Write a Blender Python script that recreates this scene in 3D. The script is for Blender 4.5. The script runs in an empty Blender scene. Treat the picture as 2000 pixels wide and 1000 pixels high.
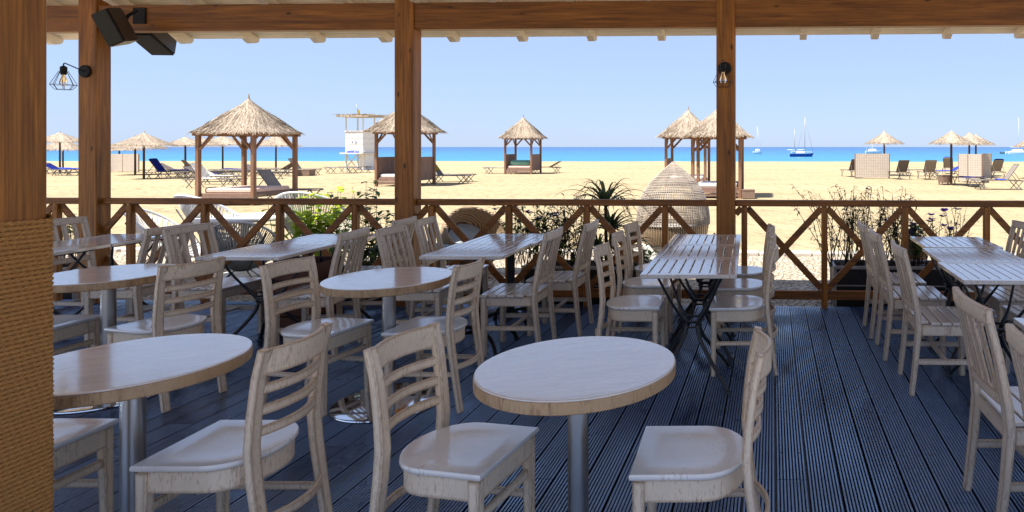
import bpy, bmesh, math, random
from mathutils import Vector, Matrix, noise
random.seed(7)
SC = bpy.context.scene
COL = SC.collection
R = math.radians
PI = math.pi
# ------------------------------------------------------------------ camera model
F, PX, PY, CAMH, YAW = 1280.0, 1460.0, 287.0, 1.53, R(2.2)
GZ = -0.12                                   # beach level, the deck is z = 0
def W(X, Z):                                  # camera-frame ground position -> world x, y
    return X*math.cos(YAW)-Z*math.sin(YAW), X*math.sin(YAW)+Z*math.cos(YAW)
def G(u, v=None, Z=None, h=GZ):               # pixel (or pixel column + depth) -> world ground point
    if Z is None: Z = F*(CAMH-h)/(v-PY)
    x, y = W((u-PX)/F*Z, Z)
    return x, y, h
def atY(u, Y):                                # pixel column at a world depth Y -> world x
    a = (u-PX)/F
    dx, dy = a*math.cos(YAW)-math.sin(YAW), a*math.sin(YAW)+math.cos(YAW)
    return dx/dy*Y
# ------------------------------------------------------------------ mesh helper
class MB:
    def __init__(s): s.bm = bmesh.new()
    def face(s, pts, smooth=False):
        f = s.bm.faces.new([s.bm.verts.new(p) for p in pts]); f.smooth = smooth; return f
    def box(s, c, d, rot=None, bev=0.0, m=None):
        r = bmesh.ops.create_cube(s.bm, size=1.0)
        vs = r['verts']
        bmesh.ops.scale(s.bm, vec=d, verts=vs)
        if bev > 0:
            es = list({e for v in vs for e in v.link_edges})
            g = bmesh.ops.bevel(s.bm, geom=es, offset=bev, segments=1, profile=0.5, affect='EDGES')
            vs = list({v for f in g['faces'] for v in f.verts} | {v for v in vs if v.is_valid})
        if rot is not None:
            M = rot if isinstance(rot, Matrix) else Matrix.Rotation(rot, 4, 'Z')
            bmesh.ops.transform(s.bm, matrix=M, verts=vs)
        bmesh.ops.translate(s.bm, vec=c, verts=vs)
        if m is not None: bmesh.ops.transform(s.bm, matrix=m, verts=vs)
        return s
    def bar(s, a, b, w, t, up=(0, 0, 1), bev=0.0, w2=None, t2=None):      # box between two points, optional taper
        a, b = Vector(a), Vector(b); z = (b-a).normalized(); up = Vector(up)
        x = up.cross(z)
        if x.length < 1e-4: x = Vector((1, 0, 0)).cross(z)
        x.normalize(); y = z.cross(x)
        w2 = w if w2 is None else w2; t2 = t if t2 is None else t2
        ring = []
        for p, ww, tt in ((a, w, t), (b, w2, t2)):
            bw = min(bev, ww*.3, tt*.3)
            cs = [(-ww/2+bw, -tt/2), (ww/2-bw, -tt/2), (ww/2, -tt/2+bw), (ww/2, tt/2-bw), (ww/2-bw, tt/2), (-ww/2+bw, tt/2), (-ww/2, tt/2-bw), (-ww/2, -tt/2+bw)] if bw > 0 else \
                 [(-ww/2, -tt/2), (ww/2, -tt/2), (ww/2, tt/2), (-ww/2, tt/2)]
            ring.append([s.bm.verts.new(p+x*i+y*j) for i, j in cs])
        n = len(ring[0])
        for i in range(n):
            s.bm.faces.new((ring[0][i], ring[0][(i+1) % n], ring[1][(i+1) % n], ring[1][i]))
        s.bm.faces.new(ring[0][::-1]); s.bm.faces.new(ring[1])
        return s
    def sweep(s, path, sec, up=(0, 0, 1), closed=False, smooth=True, scale=None):     # section [(i,j)] along path
        n = len(path); P = [Vector(p) for p in path]; up = Vector(up); rings = []
        for i in range(n):
            if closed: t = P[(i+1) % n]-P[i-1]
            else: t = P[min(i+1, n-1)]-P[max(i-1, 0)]
            t.normalize(); x = up.cross(t)
            if x.length < 1e-3: x = Vector((1, .1, 0)).cross(t)
            x.normalize(); y = t.cross(x); k = scale[i] if scale else 1
            rings.append([s.bm.verts.new(P[i]+x*a*k+y*b*k) for a, b in sec])
        m = len(sec)
        for i in range(n if closed else n-1):
            r0, r1 = rings[i], rings[(i+1) % n]
            for j in range(m):
                f = s.bm.faces.new((r0[j], r0[(j+1) % m], r1[(j+1) % m], r1[j])); f.smooth = smooth
        if not closed:
            s.bm.faces.new(rings[0][::-1]); s.bm.faces.new(rings[-1])
        return s
    def tube(s, path, r, seg=8, up=(0, 0, 1), closed=False, scale=None):
        return s.sweep(path, [(r*math.cos(2*PI*k/seg), r*math.sin(2*PI*k/seg)) for k in range(seg)], up, closed, True, scale)
    def lathe(s, prof, seg=32, c=(0, 0, 0), sx=1, sy=1, cap=True):
        rings = []
        for r, z in prof:
            if r < 1e-5: rings.append([s.bm.verts.new((c[0], c[1], c[2]+z))])
            else: rings.append([s.bm.verts.new((c[0]+sx*r*math.cos(2*PI*k/seg), c[1]+sy*r*math.sin(2*PI*k/seg), c[2]+z)) for k in range(seg)])
        for a, b in zip(rings, rings[1:]):
            for k in range(seg):
                k2 = (k+1) % seg
                if len(a) == 1 and len(b) == 1: continue
                if len(a) == 1: f = s.bm.faces.new((a[0], b[k2], b[k]))
                elif len(b) == 1: f = s.bm.faces.new((a[k], a[k2], b[0]))
                else: f = s.bm.faces.new((a[k], a[k2], b[k2], b[k]))
                f.smooth = True
        if cap:
            if len(rings[0]) > 1: s.bm.faces.new(rings[0][::-1])
            if len(rings[-1]) > 1: s.bm.faces.new(rings[-1])
        return s
    def prism(s, poly, z0, z1, bev=0.0):                     # closed plan outline extruded upwards
        if bev > 0:
            c = Vector((sum(p[0] for p in poly)/len(poly), sum(p[1] for p in poly)/len(poly)))
            k = 1-bev/max(.05, (Vector(poly[0])-c).length)
            lv = [([(c.x+(p[0]-c.x)*k, c.y+(p[1]-c.y)*k) for p in poly], z0), (poly, z0+bev), (poly, z1-bev), ([(c.x+(p[0]-c.x)*k, c.y+(p[1]-c.y)*k) for p in poly], z1)]
        else: lv = [(poly, z0), (poly, z1)]
        rs = [[s.bm.verts.new((p[0], p[1], z)) for p in pl] for pl, z in lv]
        n = len(poly)
        for a, b in zip(rs, rs[1:]):
            for i in range(n): s.bm.faces.new((a[i], a[(i+1) % n], b[(i+1) % n], b[i])).smooth = True
        s.bm.faces.new(rs[0][::-1]); s.bm.faces.new(rs[-1])
        return s
    def mesh(s, name, sharp=32):
        bm = s.bm
        bmesh.ops.recalc_face_normals(bm, faces=bm.faces)
        lim = R(sharp)
        for e in bm.edges:
            if len(e.link_faces) == 2 and e.calc_face_angle(0) > lim: e.smooth = False
        me = bpy.data.meshes.new(name); bm.to_mesh(me); bm.free(); return me
def link(name, me, mat, parent=None, loc=None, rot=None, scale=None):
    o = bpy.data.objects.new(name, me); COL.objects.link(o)
    if mat is not None and me is not None:
        if not me.materials: me.materials.append(mat)
    if parent is not None: o.parent = parent
    if loc is not None: o.location = loc
    if rot is not None: o.rotation_euler = (0, 0, rot) if not hasattr(rot, '__len__') else rot
    if scale is not None: o.scale = scale
    return o
def obj(name, mb, mat, parent=None, loc=None, rot=None, scale=None, sharp=32):
    return link(name, mb.mesh(name, sharp), mat, parent, loc, rot, scale)
def tag(o, label, cat, group=None, kind=None):
    if label: o['label'] = label
    if cat: o['category'] = cat
    if group: o['group'] = group
    if kind: o['kind'] = kind
    return o
def thing(name, label, cat, loc=(0, 0, 0), rot=0, group=None):
    o = bpy.data.objects.new(name, None); COL.objects.link(o); o.empty_display_size = .1
    o.location = loc; o.rotation_euler = (0, 0, rot) if not hasattr(rot, '__len__') else rot
    return tag(o, label, cat, group)
def dup(root, label, loc, rot, group=None, scale=None):
    r = root.copy(); COL.objects.link(r); r.location = loc; r.rotation_euler = (0, 0, rot); r['label'] = label
    if scale: r.scale = scale
    if group: r['group'] = group
    for ch in list(root.children):
        c = ch.copy(); COL.objects.link(c); c.parent = r
        for g in list(ch.children):
            d = g.copy(); COL.objects.link(d); d.parent = c
    return r
def struct(name, mb, mat, sharp=32):
    return tag(obj(name, mb, mat, sharp=sharp), None, None, kind='structure')
def arc(n, f): return [f(i/(n-1)) for i in range(n)]
def bez(p, n):
    P = [Vector(q) for q in p]; out = []
    for i in range(n):
        t = i/(n-1)
        if len(P) == 3: out.append((1-t)**2*P[0]+2*t*(1-t)*P[1]+t*t*P[2])
        else: out.append((1-t)**3*P[0]+3*t*(1-t)**2*P[1]+3*t*t*(1-t)*P[2]+t**3*P[3])
    return out
# ------------------------------------------------------------------ materials
class NT:
    def __init__(s, name, rough=.5, spec=.5, metal=0.0):
        s.m = bpy.data.materials.new(name); s.m.use_nodes = True; s.t = s.m.node_tree
        s.p = s.t.nodes['Principled BSDF']
        s.p.inputs['Roughness'].default_value = rough; s.p.inputs['Specular IOR Level'].default_value = spec; s.p.inputs['Metallic'].default_value = metal
    def n(s, t, **kw):
        x = s.t.nodes.new(t)
        for k, v in kw.items():
            if k in x.inputs: x.inputs[k].default_value = v
            else: setattr(x, k, v)
        return x
    def l(s, a, b): s.t.links.new(a, b)
    def coord(s, scale=(1, 1, 1), kind='Object', rnd=False, rot=(0, 0, 0)):
        c = s.n('ShaderNodeTexCoord'); mp = s.n('ShaderNodeMapping'); mp.inputs['Scale'].default_value = scale; mp.inputs['Rotation'].default_value = rot
        if rnd:
            oi = s.n('ShaderNodeObjectInfo'); va = s.n('ShaderNodeVectorMath', operation='SCALE'); va.inputs[0].default_value = (37.1, 19.7, 53.3); s.l(oi.outputs['Random'], va.inputs['Scale'])
            ad = s.n('ShaderNodeVectorMath', operation='ADD'); s.l(c.outputs[kind], ad.inputs[0]); s.l(va.outputs[0], ad.inputs[1]); s.l(ad.outputs[0], mp.inputs['Vector'])
        else: s.l(c.outputs[kind], mp.inputs['Vector'])
        return mp.outputs['Vector']
    def noise(s, vec, scale=5, detail=4, rough=.55, dist=0.0):
        x = s.n('ShaderNodeTexNoise'); x.inputs['Scale'].default_value = scale; x.inputs['Detail'].default_value = detail; x.inputs['Roughness'].default_value = rough; x.inputs['Distortion'].default_value = dist
        if vec is not None: s.l(vec, x.inputs['Vector'])
        return x.outputs['Fac']
    def ramp(s, fac, stops):
        x = s.n('ShaderNodeValToRGB'); e = x.color_ramp.elements
        while len(e) < len(stops): e.new(.5)
        for el, (p, c) in zip(e, stops):
            el.position = p; el.color = (c[0], c[1], c[2], 1) if hasattr(c, '__len__') else (c, c, c, 1)
        s.l(fac, x.inputs['Fac']); return x.outputs['Color']
    def mix(s, fac, a, b, mode='MIX'):
        x = s.n('ShaderNodeMix', data_type='RGBA', blend_type=mode)
        for v, i in ((fac, 0), (a, 6), (b, 7)):
            if hasattr(v, 'is_linked'): s.l(v, x.inputs[i])
            elif i == 0: x.inputs[0].default_value = v
            else: x.inputs[i].default_value = (v[0], v[1], v[2], 1)
        return x.outputs[2]
    def math(s, op, a, b=None):
        x = s.n('ShaderNodeMath', operation=op)
        for v, i in ((a, 0), (b, 1)):
            if v is None: continue
            if hasattr(v, 'is_linked'): s.l(v, x.inputs[i])
            else: x.inputs[i].default_value = v
        return x.outputs[0]
    def island(s): return s.n('ShaderNodeNewGeometry').outputs['Random Per Island']
    def orand(s): return s.n('ShaderNodeObjectInfo').outputs['Random']
    def color(s, c):
        if hasattr(c, 'is_linked'): s.l(c, s.p.inputs['Base Color'])
        else: s.p.inputs['Base Color'].default_value = (*c, 1)
        return s
    def rough(s, c): s.l(c, s.p.inputs['Roughness']); return s
    def bump(s, h, strength=.3, dist=.01):
        b = s.n('ShaderNodeBump'); b.inputs['Strength'].default_value = strength; b.inputs['Distance'].default_value = dist
        s.l(h, b.inputs['Height']); s.l(b.outputs['Normal'], s.p.inputs['Normal']); return s
M = {}
def plain(name, c, rough=.5, spec=.5, metal=0, var=.12, scale=6, bump=0):
    t = NT(name, rough, spec, metal); v = t.coord(rnd=True); f = t.noise(v, scale, 5)
    t.color(t.ramp(f, [(.3, [x*(1-var) for x in c]), (.7, [min(1, x*(1+var)) for x in c])]))
    if bump: t.bump(f, bump, .004)
    M[name] = t.m; return t
def wood(name, dark, light, axis, rough=.55, scale=1.0, knots=True, spec=.4):
    t = NT(name, rough, spec)
    sc = [9*scale]*3; sc[axis] = .55*scale
    v = t.coord(tuple(sc), rnd=True)
    g = t.noise(v, 2.2, 7, .65, .8)
    c = t.ramp(g, [(.28, dark), (.5, [(a+b)/2 for a, b in zip(dark, light)]), (.72, light)])
    sc2 = [60*scale]*3; sc2[axis] = 1.2*scale
    f = t.noise(t.coord(tuple(sc2), rnd=True), 2, 3)
    c = t.mix(t.ramp(f, [(.42, .0), (.62, .45)]), c, [x*.55 for x in dark])
    blot = t.noise(t.coord((1, 1, 1), rnd=True), 2.0, 3)
    c = t.mix(t.ramp(blot, [(.45, 0.), (.75, .35)]), c, [x*.7 for x in light], 'MIX')
    if knots:
        sk = [5*scale]*3; sk[axis] = 2.2*scale
        vo = t.n('ShaderNodeTexVoronoi'); t.l(t.coord(tuple(sk), rnd=True), vo.inputs['Vector']); vo.inputs['Scale'].default_value = 1.3
        c = t.mix(t.ramp(vo.outputs['Distance'], [(.045, .9), (.11, 0.)]), c, [x*.25 for x in dark])
    t.color(c); t.bump(t.math('ADD', g, t.math('MULTIPLY', f, .5)), .25, .004)
    M[name] = t.m; return t
for ax, nm in enumerate('xyz'):
    wood('brown_wood_'+nm, (.10, .031, .005) if ax == 0 else (.12, .037, .005), (.42, .160, .026) if ax == 0 else (.53, .208, .030), ax, .5)
wood('pole_wood', (.05, .025, .014), (.13, .07, .04), 2, .75, 1.0, False)
wood('hut_wood', (.15, .075, .045), (.32, .17, .10), 2, .75, .8, False)
wood('hut_plank', (.17, .10, .075), (.30, .19, .14), 2, .8, .8, False)
def whitewash(name, white, brown, amount, rough, bumps=.2, scale=1.0, spec=.5, edge=False, coat=0.0):
    t = NT(name, rough, spec); v = t.coord(rnd=True)
    big = t.noise(v, 4.5*scale, 6, .6)
    st = t.noise(t.coord((26, 26, 5), rnd=True), 1.6*scale, 6, .7, 1.2)
    fine = t.noise(t.coord((70, 70, 14), rnd=True), 2.0*scale, 4, .6)
    tone = t.ramp(big, [(.3, [x*.82 for x in white]), (.7, white)])
    wear = t.math('ADD', t.math('MULTIPLY', st, .6), t.math('MULTIPLY', fine, .4))
    wear = t.math('ADD', wear, t.math('MULTIPLY', t.math('SUBTRACT', big, .5), .55))
    k = t.ramp(wear, [(amount, .0), (amount+.07, .35), (amount+.18, .8)])
    if edge:
        bv = t.n('ShaderNodeBevel', samples=4); bv.inputs['Radius'].default_value = .018; ge = t.n('ShaderNodeNewGeometry'); dp = t.n('ShaderNodeVectorMath', operation='DOT_PRODUCT'); t.l(bv.outputs[0], dp.inputs[0]); t.l(ge.outputs['Normal'], dp.inputs[1])
        em = t.math('ADD', t.math('MULTIPLY', t.math('SUBTRACT', 1.0, dp.outputs['Value']), 4.5), t.math('MULTIPLY', t.math('SUBTRACT', fine, .5), 1.6))
        k = t.math('MAXIMUM', k, t.ramp(em, [(.12, 0.), (.42, .85)]))
    c = t.mix(k, tone, brown)
    t.color(c); t.rough(t.ramp(big, [(.3, rough*.8), (.7, rough*1.25)])); t.bump(wear, bumps, .004)
    t.p.inputs['Coat Weight'].default_value = coat; t.p.inputs['Coat Roughness'].default_value = .10; t.p.inputs['Coat IOR'].default_value = 1.75
    M[name] = t.m; return t
whitewash('white_chair', (.82, .665, .49), (.25, .13, .055), .545, .38, .3, 1.4, .5, True)
whitewash('white_seat', (.82, .78, .73), (.38, .26, .17), .585, .2, .12, 1.0, .5, False, .8)
whitewash('grey_chair', (.72, .60, .47), (.22, .13, .065), .54, .42, .3, 1.4, .5, True)
whitewash('grey_seat', (.72, .66, .60), (.28, .18, .12), .555, .2, .15, 1.2, .5, False, .7)
whitewash('table_edge', (.50, .33, .18), (.19, .09, .035), .47, .5)
whitewash('slat_top', (.70, .64, .58), (.28, .17, .11), .56, .16, .12, 1.2, .5, False, 1.0)
t = NT('round_top', .16, .5); t.p.inputs['Coat Weight'].default_value = 1; t.p.inputs['Coat Roughness'].default_value = .09; t.p.inputs['Coat IOR'].default_value = 1.8; v = t.coord((1, 5, 1), rnd=True)
g = t.noise(v, 6, 6, .62, 1.0); b = t.noise(t.coord(rnd=True), 2.5, 3)
t.color(t.mix(t.ramp(b, [(.35, 0.), (.75, .5)]), t.ramp(g, [(.3, (.70, .67, .65)), (.65, (.82, .80, .78))]), (.70, .64, .58)))
t.rough(t.ramp(g, [(.3, .12), (.7, .26)])); t.bump(g, .5, .008); M['round_top'] = t.m
plain('steel', (.36, .355, .35), .33, .5, 1.0, .06, 3); plain('chrome', (.72, .73, .75), .07, .5, 1.0, .03, 3)
plain('iron', (.012, .013, .016), .38, .5, 0, .3, 30, .2); plain('black_matte', (.006, .006, .008), .6, .3, 0, .2, 14)
plain('speaker_side', (.040, .025, .020), .42, .5, 0, .15, 10)
plain('ceiling_white', (.80, .72, .60), .6, .3, 0, .10, 3, .1); plain('roof_cover', (.25, .20, .16), .9, .2)
plain('lounger_frame', (.10, .085, .075), .45, .5, 0, .15); plain('sling', (.22, .185, .16), .75, .3, 0, .15, 20)
plain('sling_dark', (.11, .09, .085), .75, .3, 0, .15, 20); plain('towel_blue', (.018, .030, .26), .9, .2, 0, .25, 14, .3)
plain('towel_bright', (.03, .08, .58), .9, .2, 0, .2, 14, .3); plain('towel_yellow', (.50, .36, .02), .9, .2, 0, .2, 14, .3); plain('towel_white', (.66, .62, .58), .9, .2, 0, .12, 14, .3)
plain('cushion_teal', (.13, .28, .22), .9, .2, 0, .15, 9); plain('cushion_pink', (.62, .44, .36), .9, .2, 0, .12, 9); plain('cushion_white', (.68, .66, .62), .9, .2, 0, .08, 9); plain('cushion_grey', (.30, .33, .34), .9, .2, 0, .15, 9)
plain('cord_white', (.70, .70, .70), .6, .4, 0, .1); plain('white_paint', (.74, .72, .68), .5, .4, 0, .06, 4); plain('tower_trim', (.62, .58, .54), .6, .3, 0, .1, 5)
plain('hull_white', (.78, .77, .75), .25, .5, 0, .04, 3); plain('hull_blue', (.015, .05, .28), .25, .5, 0, .15, 3); plain('mast', (.30, .28, .27), .4, .5, 0, .1); plain('mast_pale', (.66, .66, .68), .4, .5, 0, .1)
plain('dark_window', (.02, .025, .035), .1, .5); plain('mark_blue', (.10, .16, .28), .6, .3); plain('flag_yellow', (.62, .42, .06), .8, .2)
plain('planter_black', (.012, .012, .014), .55, .4, 0, .3, 25, .15); plain('planter_rim', (.34, .33, .33), .4, .5, 0, .1); plain('soil', (.05, .032, .02), .95, .1, 0, .4, 40, .5)
plain('red_crate', (.13, .045, .025), .6, .4, 0, .3, 7, .2); plain('box_brown', (.20, .135, .10), .8, .2, 0, .15, 12)
plain('flower_purple', (.16, .06, .50), .7, .2); plain('clay', (.40, .15, .06), .8, .2); plain('brass', (.75, .42, .12), .3, .5, 1.0)
t = NT('glass', .03, .5); t.p.inputs['Transmission Weight'].default_value = 1; t.color((.98, .93, .84)); M['glass'] = t.m
def leafmat(name, a, b, rough=.45):
    t = NT(name, rough, .4); i = t.island()
    t.color(t.ramp(i, [(0, a), (1, b)])); tr = t.n('ShaderNodeBsdfTranslucent'); t.l(t.p.inputs['Base Color'].links[0].from_socket, tr.inputs['Color']); mx = t.n('ShaderNodeMixShader'); mx.inputs[0].default_value = .4; t.l(t.p.outputs[0], mx.inputs[1]); t.l(tr.outputs[0], mx.inputs[2]); t.l(mx.outputs[0], t.t.nodes['Material Output'].inputs['Surface'])
    M[name] = t.m
leafmat('leaf_green', (.040, .11, .014), (.20, .33, .03)); leafmat('leaf_lime', (.16, .30, .012), (.52, .60, .04)); leafmat('leaf_olive', (.07, .075, .028), (.20, .18, .09)); leafmat('aloe', (.030, .055, .018), (.13, .17, .07), .35); leafmat('stem', (.08, .06, .03), (.16, .12, .06))
# thatch: every straw blade is an island with its own tone
t = NT('thatch', .85, .2); i = t.island(); f = t.noise(t.coord((14, 14, 14)), 2, 5)
t.color(t.mix(t.ramp(f, [(.35, 0.), (.7, .6)]), t.ramp(i, [(0, (.10, .075, .055)), (.25, (.27, .21, .16)), (.6, (.40, .325, .25)), (1, (.56, .47, .37))]), (.26, .20, .145))); M['thatch'] = t.m
t = NT('wicker', .6, .3); i = t.island(); t.color(t.ramp(i, [(0, (.25, .205, .165)), (1, (.42, .36, .30))])); M['wicker'] = t.m
t = NT('wicker_bowl', .6, .3); v = t.coord((1, 1, 1))
wv = t.n('ShaderNodeTexWave', wave_type='BANDS', bands_direction='X'); t.l(v, wv.inputs['Vector']); wv.inputs['Scale'].default_value = 14; wv.inputs['Distortion'].default_value = 1.5
t.color(t.ramp(wv.outputs['Fac'], [(.1, (.13, .085, .05)), (.6, (.40, .29, .18))])); t.bump(wv.outputs['Fac'], .6, .01); M['wicker_bowl'] = t.m
# woven windbreak panels
t = NT('woven_panel', .8, .2); br = t.n('ShaderNodeTexBrick'); mp = t.coord((1, 1, 1), 'UV'); t.l(mp, br.inputs['Vector'])
br.inputs['Scale'].default_value = 1; br.inputs['Brick Width'].default_value = .12; br.inputs['Row Height'].default_value = .085; br.inputs['Mortar Size'].default_value = .009
br.inputs['Color1'].default_value = (.50, .435, .37, 1); br.inputs['Color2'].default_value = (.45, .385, .325, 1); br.inputs['Mortar'].default_value = (.30, .245, .20, 1); br.offset = 0
t.color(br.outputs['Color']); M['woven_panel'] = t.m
# rope
t = NT('rope', .8, .25); f = t.noise(t.coord((40, 40, 90)), 4, 4); g2 = t.noise(t.coord((3, 3, 3)), 2, 3)
t.color(t.mix(t.ramp(g2, [(.35, 0.), (.7, .5)]), t.ramp(f, [(.3, (.29, .13, .034)), (.7, (.56, .29, .090))]), (.42, .20, .06))); t.bump(f, .4, .002); M['rope'] = t.m
# decking
t = NT('deck_boards', .3, 1.0); i = t.island(); v = t.coord((8, .7, 8)); g = t.noise(v, 2, 6, .6); w = t.noise(t.coord((1, .6, 1)), 1.6, 5, .6)
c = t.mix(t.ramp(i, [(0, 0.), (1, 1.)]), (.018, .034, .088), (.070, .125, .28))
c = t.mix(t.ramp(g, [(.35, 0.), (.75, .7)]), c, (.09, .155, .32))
sp_ = t.n('ShaderNodeSeparateXYZ'); t.l(t.coord(), sp_.inputs[0]); groove_mask = t.ramp(t.math('MULTIPLY', sp_.outputs['Z'], -100.0), [(.30, 0.), (.65, 1.)])  # groove floors and board sides get darker and rougher with depth
bd = t.n('ShaderNodeMath', operation='MULTIPLY_ADD'); t.l(i, bd.inputs[0]); bd.inputs[1].default_value = .20; bd.inputs[2].default_value = -.06
t.color(t.mix(groove_mask, c, (.006, .007, .011))); t.rough(t.math('ADD', t.math('ADD', t.ramp(w, [(.36, .07), (.64, .38)]), bd.outputs[0]), t.math('MULTIPLY', groove_mask, .55)))
t.l(t.math('SUBTRACT', 1.0, t.math('MULTIPLY', groove_mask, .9)), t.p.inputs['Specular IOR Level']); t.bump(t.noise(t.coord((60, 14, 60)), 3, 4), .25, .002)
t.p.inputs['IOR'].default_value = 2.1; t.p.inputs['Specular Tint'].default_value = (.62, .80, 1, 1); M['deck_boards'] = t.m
# sand
t = NT('sand', .95, .1); v = t.coord(); a = t.noise(v, .25, 6, .6); b = t.noise(v, 1.7, 6, .62); c2 = t.noise(v, 14, 4, .6)
c = t.ramp(a, [(.3, (.322, .252, .148)), (.7, (.38, .300, .180))])
c = t.mix(t.ramp(b, [(.52, 0.), (.72, .45)]), c, (.275, .20, .108))
vo = t.n('ShaderNodeTexVoronoi', feature='SMOOTH_F1'); t.l(v, vo.inputs['Vector']); vo.inputs['Scale'].default_value = 2.3; pits = t.ramp(vo.outputs['Distance'], [(.05, 0.), (.42, 1.)])
tr_ = t.noise(t.coord((.05, .35, 1)), 1.0, 4, .6); c = t.mix(t.ramp(tr_, [(.45, 0.), (.65, .35)]), c, (.44, .355, .23))
sp_ = t.noise(v, 5.5, 3, .7); c = t.mix(t.ramp(sp_, [(.60, 0.), (.70, .55)]), c, (.20, .14, .075))
t.color(c); t.bump(t.math('ADD', t.math('ADD', t.math('MULTIPLY', b, 1.2), t.math('MULTIPLY', pits, .55)), t.math('MULTIPLY', c2, .25)), 1.0, .17); M['sand'] = t.m
# cobbled path
t = NT('cobbles', .85, .2); vo = t.n('ShaderNodeTexVoronoi', feature='DISTANCE_TO_EDGE'); t.l(t.coord((1, 1, 1)), vo.inputs['Vector']); vo.inputs['Scale'].default_value = 13
vc = t.n('ShaderNodeTexVoronoi'); t.l(t.coord((1, 1, 1)), vc.inputs['Vector']); vc.inputs['Scale'].default_value = 13
st = t.mix(vc.outputs['Color'], (.36, .29, .21), (.54, .46, .36)); c = t.mix(t.ramp(vo.outputs['Distance'], [(.03, 0.), (.10, 1.)]), (.20, .15, .10), st)
t.color(c); t.bump(t.ramp(vo.outputs['Distance'], [(.0, 0.), (.2, 1.)]), .8, .03); M['cobbles'] = t.m
plain('kerb_stone', (.50, .45, .40), .85, .2, 0, .15, 5, .3)
# sea: shallow turquoise by the shore, deep blue further out
t = NT('sea', .28, .25); gp = t.n('ShaderNodeNewGeometry'); sx = t.n('ShaderNodeSeparateXYZ'); t.l(gp.outputs['Position'], sx.inputs[0])
mr = t.n('ShaderNodeMapRange'); t.l(sx.outputs['Y'], mr.inputs['Value']); mr.inputs['From Min'].default_value = 120; mr.inputs['From Max'].default_value = 1600
pw = t.math('POWER', mr.outputs[0], .45)
big = t.noise(t.coord((.006, .05, 1)), 1.0, 6, .7); dd = t.math('ADD', pw, t.math('MULTIPLY', t.math('SUBTRACT', big, .5), .5))
t.color(t.ramp(dd, [(.0, (.055, .31, .39)), (.30, (.018, .17, .31)), (.62, (.010, .105, .255)), (1, (.008, .075, .21))]))
t.bump(t.noise(t.coord((.25, .8, 1)), 1.0, 6, .65), .5, .6); M['sea'] = t.m
# ------------------------------------------------------------------ world, sun, camera
EL, AZ = R(64), R(225)
SUNDIR = Vector((math.sin(AZ)*math.cos(EL), math.cos(AZ)*math.cos(EL), math.sin(EL)))
w = bpy.data.worlds.new("World"); SC.world = w; w.use_nodes = True
nt = w.node_tree; bg = nt.nodes['Background']; sky = nt.nodes.new('ShaderNodeTexSky'); sky.sky_type = 'NISHITA'; sky.sun_disc = False
sky.sun_elevation = EL; sky.sun_rotation = AZ; sky.air_density = 1.0; sky.dust_density = .3; sky.ozone_density = 4.0; sky.altitude = 0
tint = nt.nodes.new('ShaderNodeMix'); tint.data_type = 'RGBA'; tint.blend_type = 'MULTIPLY'; tint.inputs[0].default_value = 1; tint.inputs[7].default_value = (.78, .90, 1.12, 1)
veil = nt.nodes.new('ShaderNodeMix'); veil.data_type = 'RGBA'; veil.inputs[0].default_value = .68; veil.inputs[7].default_value = (3.9, 4.85, 7.0, 1)
nt.links.new(sky.outputs[0], tint.inputs[6]); nt.links.new(tint.outputs[2], veil.inputs[6]); nt.links.new(veil.outputs[2], bg.inputs['Color']); bg.inputs['Strength'].default_value = .0415
sl = bpy.data.lights.new('sun', 'SUN'); sl.energy = 3.3; sl.angle = R(.5); sl.color = (1, .95, .86)
so = bpy.data.objects.new('sun', sl); COL.objects.link(so); so.rotation_euler = (-SUNDIR).to_track_quat('-Z', 'Y').to_euler(); so.location = (0, 0, 30)
cd = bpy.data.cameras.new('camera'); cam = bpy.data.objects.new('camera', cd); COL.objects.link(cam); SC.camera = cam
cd.sensor_width = 36; cd.lens = 36*F/2000; cd.shift_x = (1000-PX)/2000; cd.shift_y = (PY-500)/2000; cd.clip_start = .05; cd.clip_end = 60000
cam.location = (0, 0, CAMH); cam.rotation_euler = (R(90), 0, YAW)
SC.view_settings.view_transform = 'Standard'; SC.view_settings.look = 'None'; SC.view_settings.gamma = 1; SC.view_settings.exposure = 1.88
try: SC.cycles.max_bounces = 8; SC.cycles.diffuse_bounces = 5; SC.cycles.caustics_reflective = False; SC.cycles.caustics_refractive = False
except Exception: pass
# ------------------------------------------------------------------ setting
mb = MB(); bm = mb.bm
xs = [-400, -200, -120, -80]+[-60+2*i for i in range(61)]+[80, 120, 200, 400]; ys = [-60, -30, -12]+[-8+i*1.6 for i in range(49)]+[72, 74, 76, 79, 84, 92, 120]
def sandz(x, y):
    if y > 74: base = GZ-4.5*(1-math.exp(-(y-74)/14))
    else: base = GZ
    k = max(0, min(1, (y-10.5)/5)) if y < 74 else 1
    return base+k*.05*noise.noise((x*.22, y*.22, 3))+k*.02*noise.noise((x*.7, y*.7, 8))
gr = [[bm.verts.new((x, y, sandz(x, y))) for x in xs] for y in ys]
for j in range(len(ys)-1):
    for i in range(len(xs)-1): bm.faces.new((gr[j][i], gr[j][i+1], gr[j+1][i+1], gr[j+1][i])).smooth = True
struct('beach_sand', mb, M['sand'], 180)
mb = MB(); mb.face([(-30000, 76, -2.5), (30000, 76, -2.5), (30000, 45000, -2.5), (-30000, 45000, -2.5)]); struct('sea_water', mb, M['sea'])
mb = MB(); mb.box((-4, 8.22, GZ-.03), (60, 3.2, .09)); struct('cobbled_path', mb, M['cobbles'])
mb = MB()
for i in range(150):
    x = -30+i*.4; mb.box((x, 9.93+random.uniform(-.015, .015), GZ-.01), (.385, .17, .15+random.uniform(-.01, .015)), random.uniform(-.03, .03), .015)
struct('path_kerb', mb, M['kerb_stone'])
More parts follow.
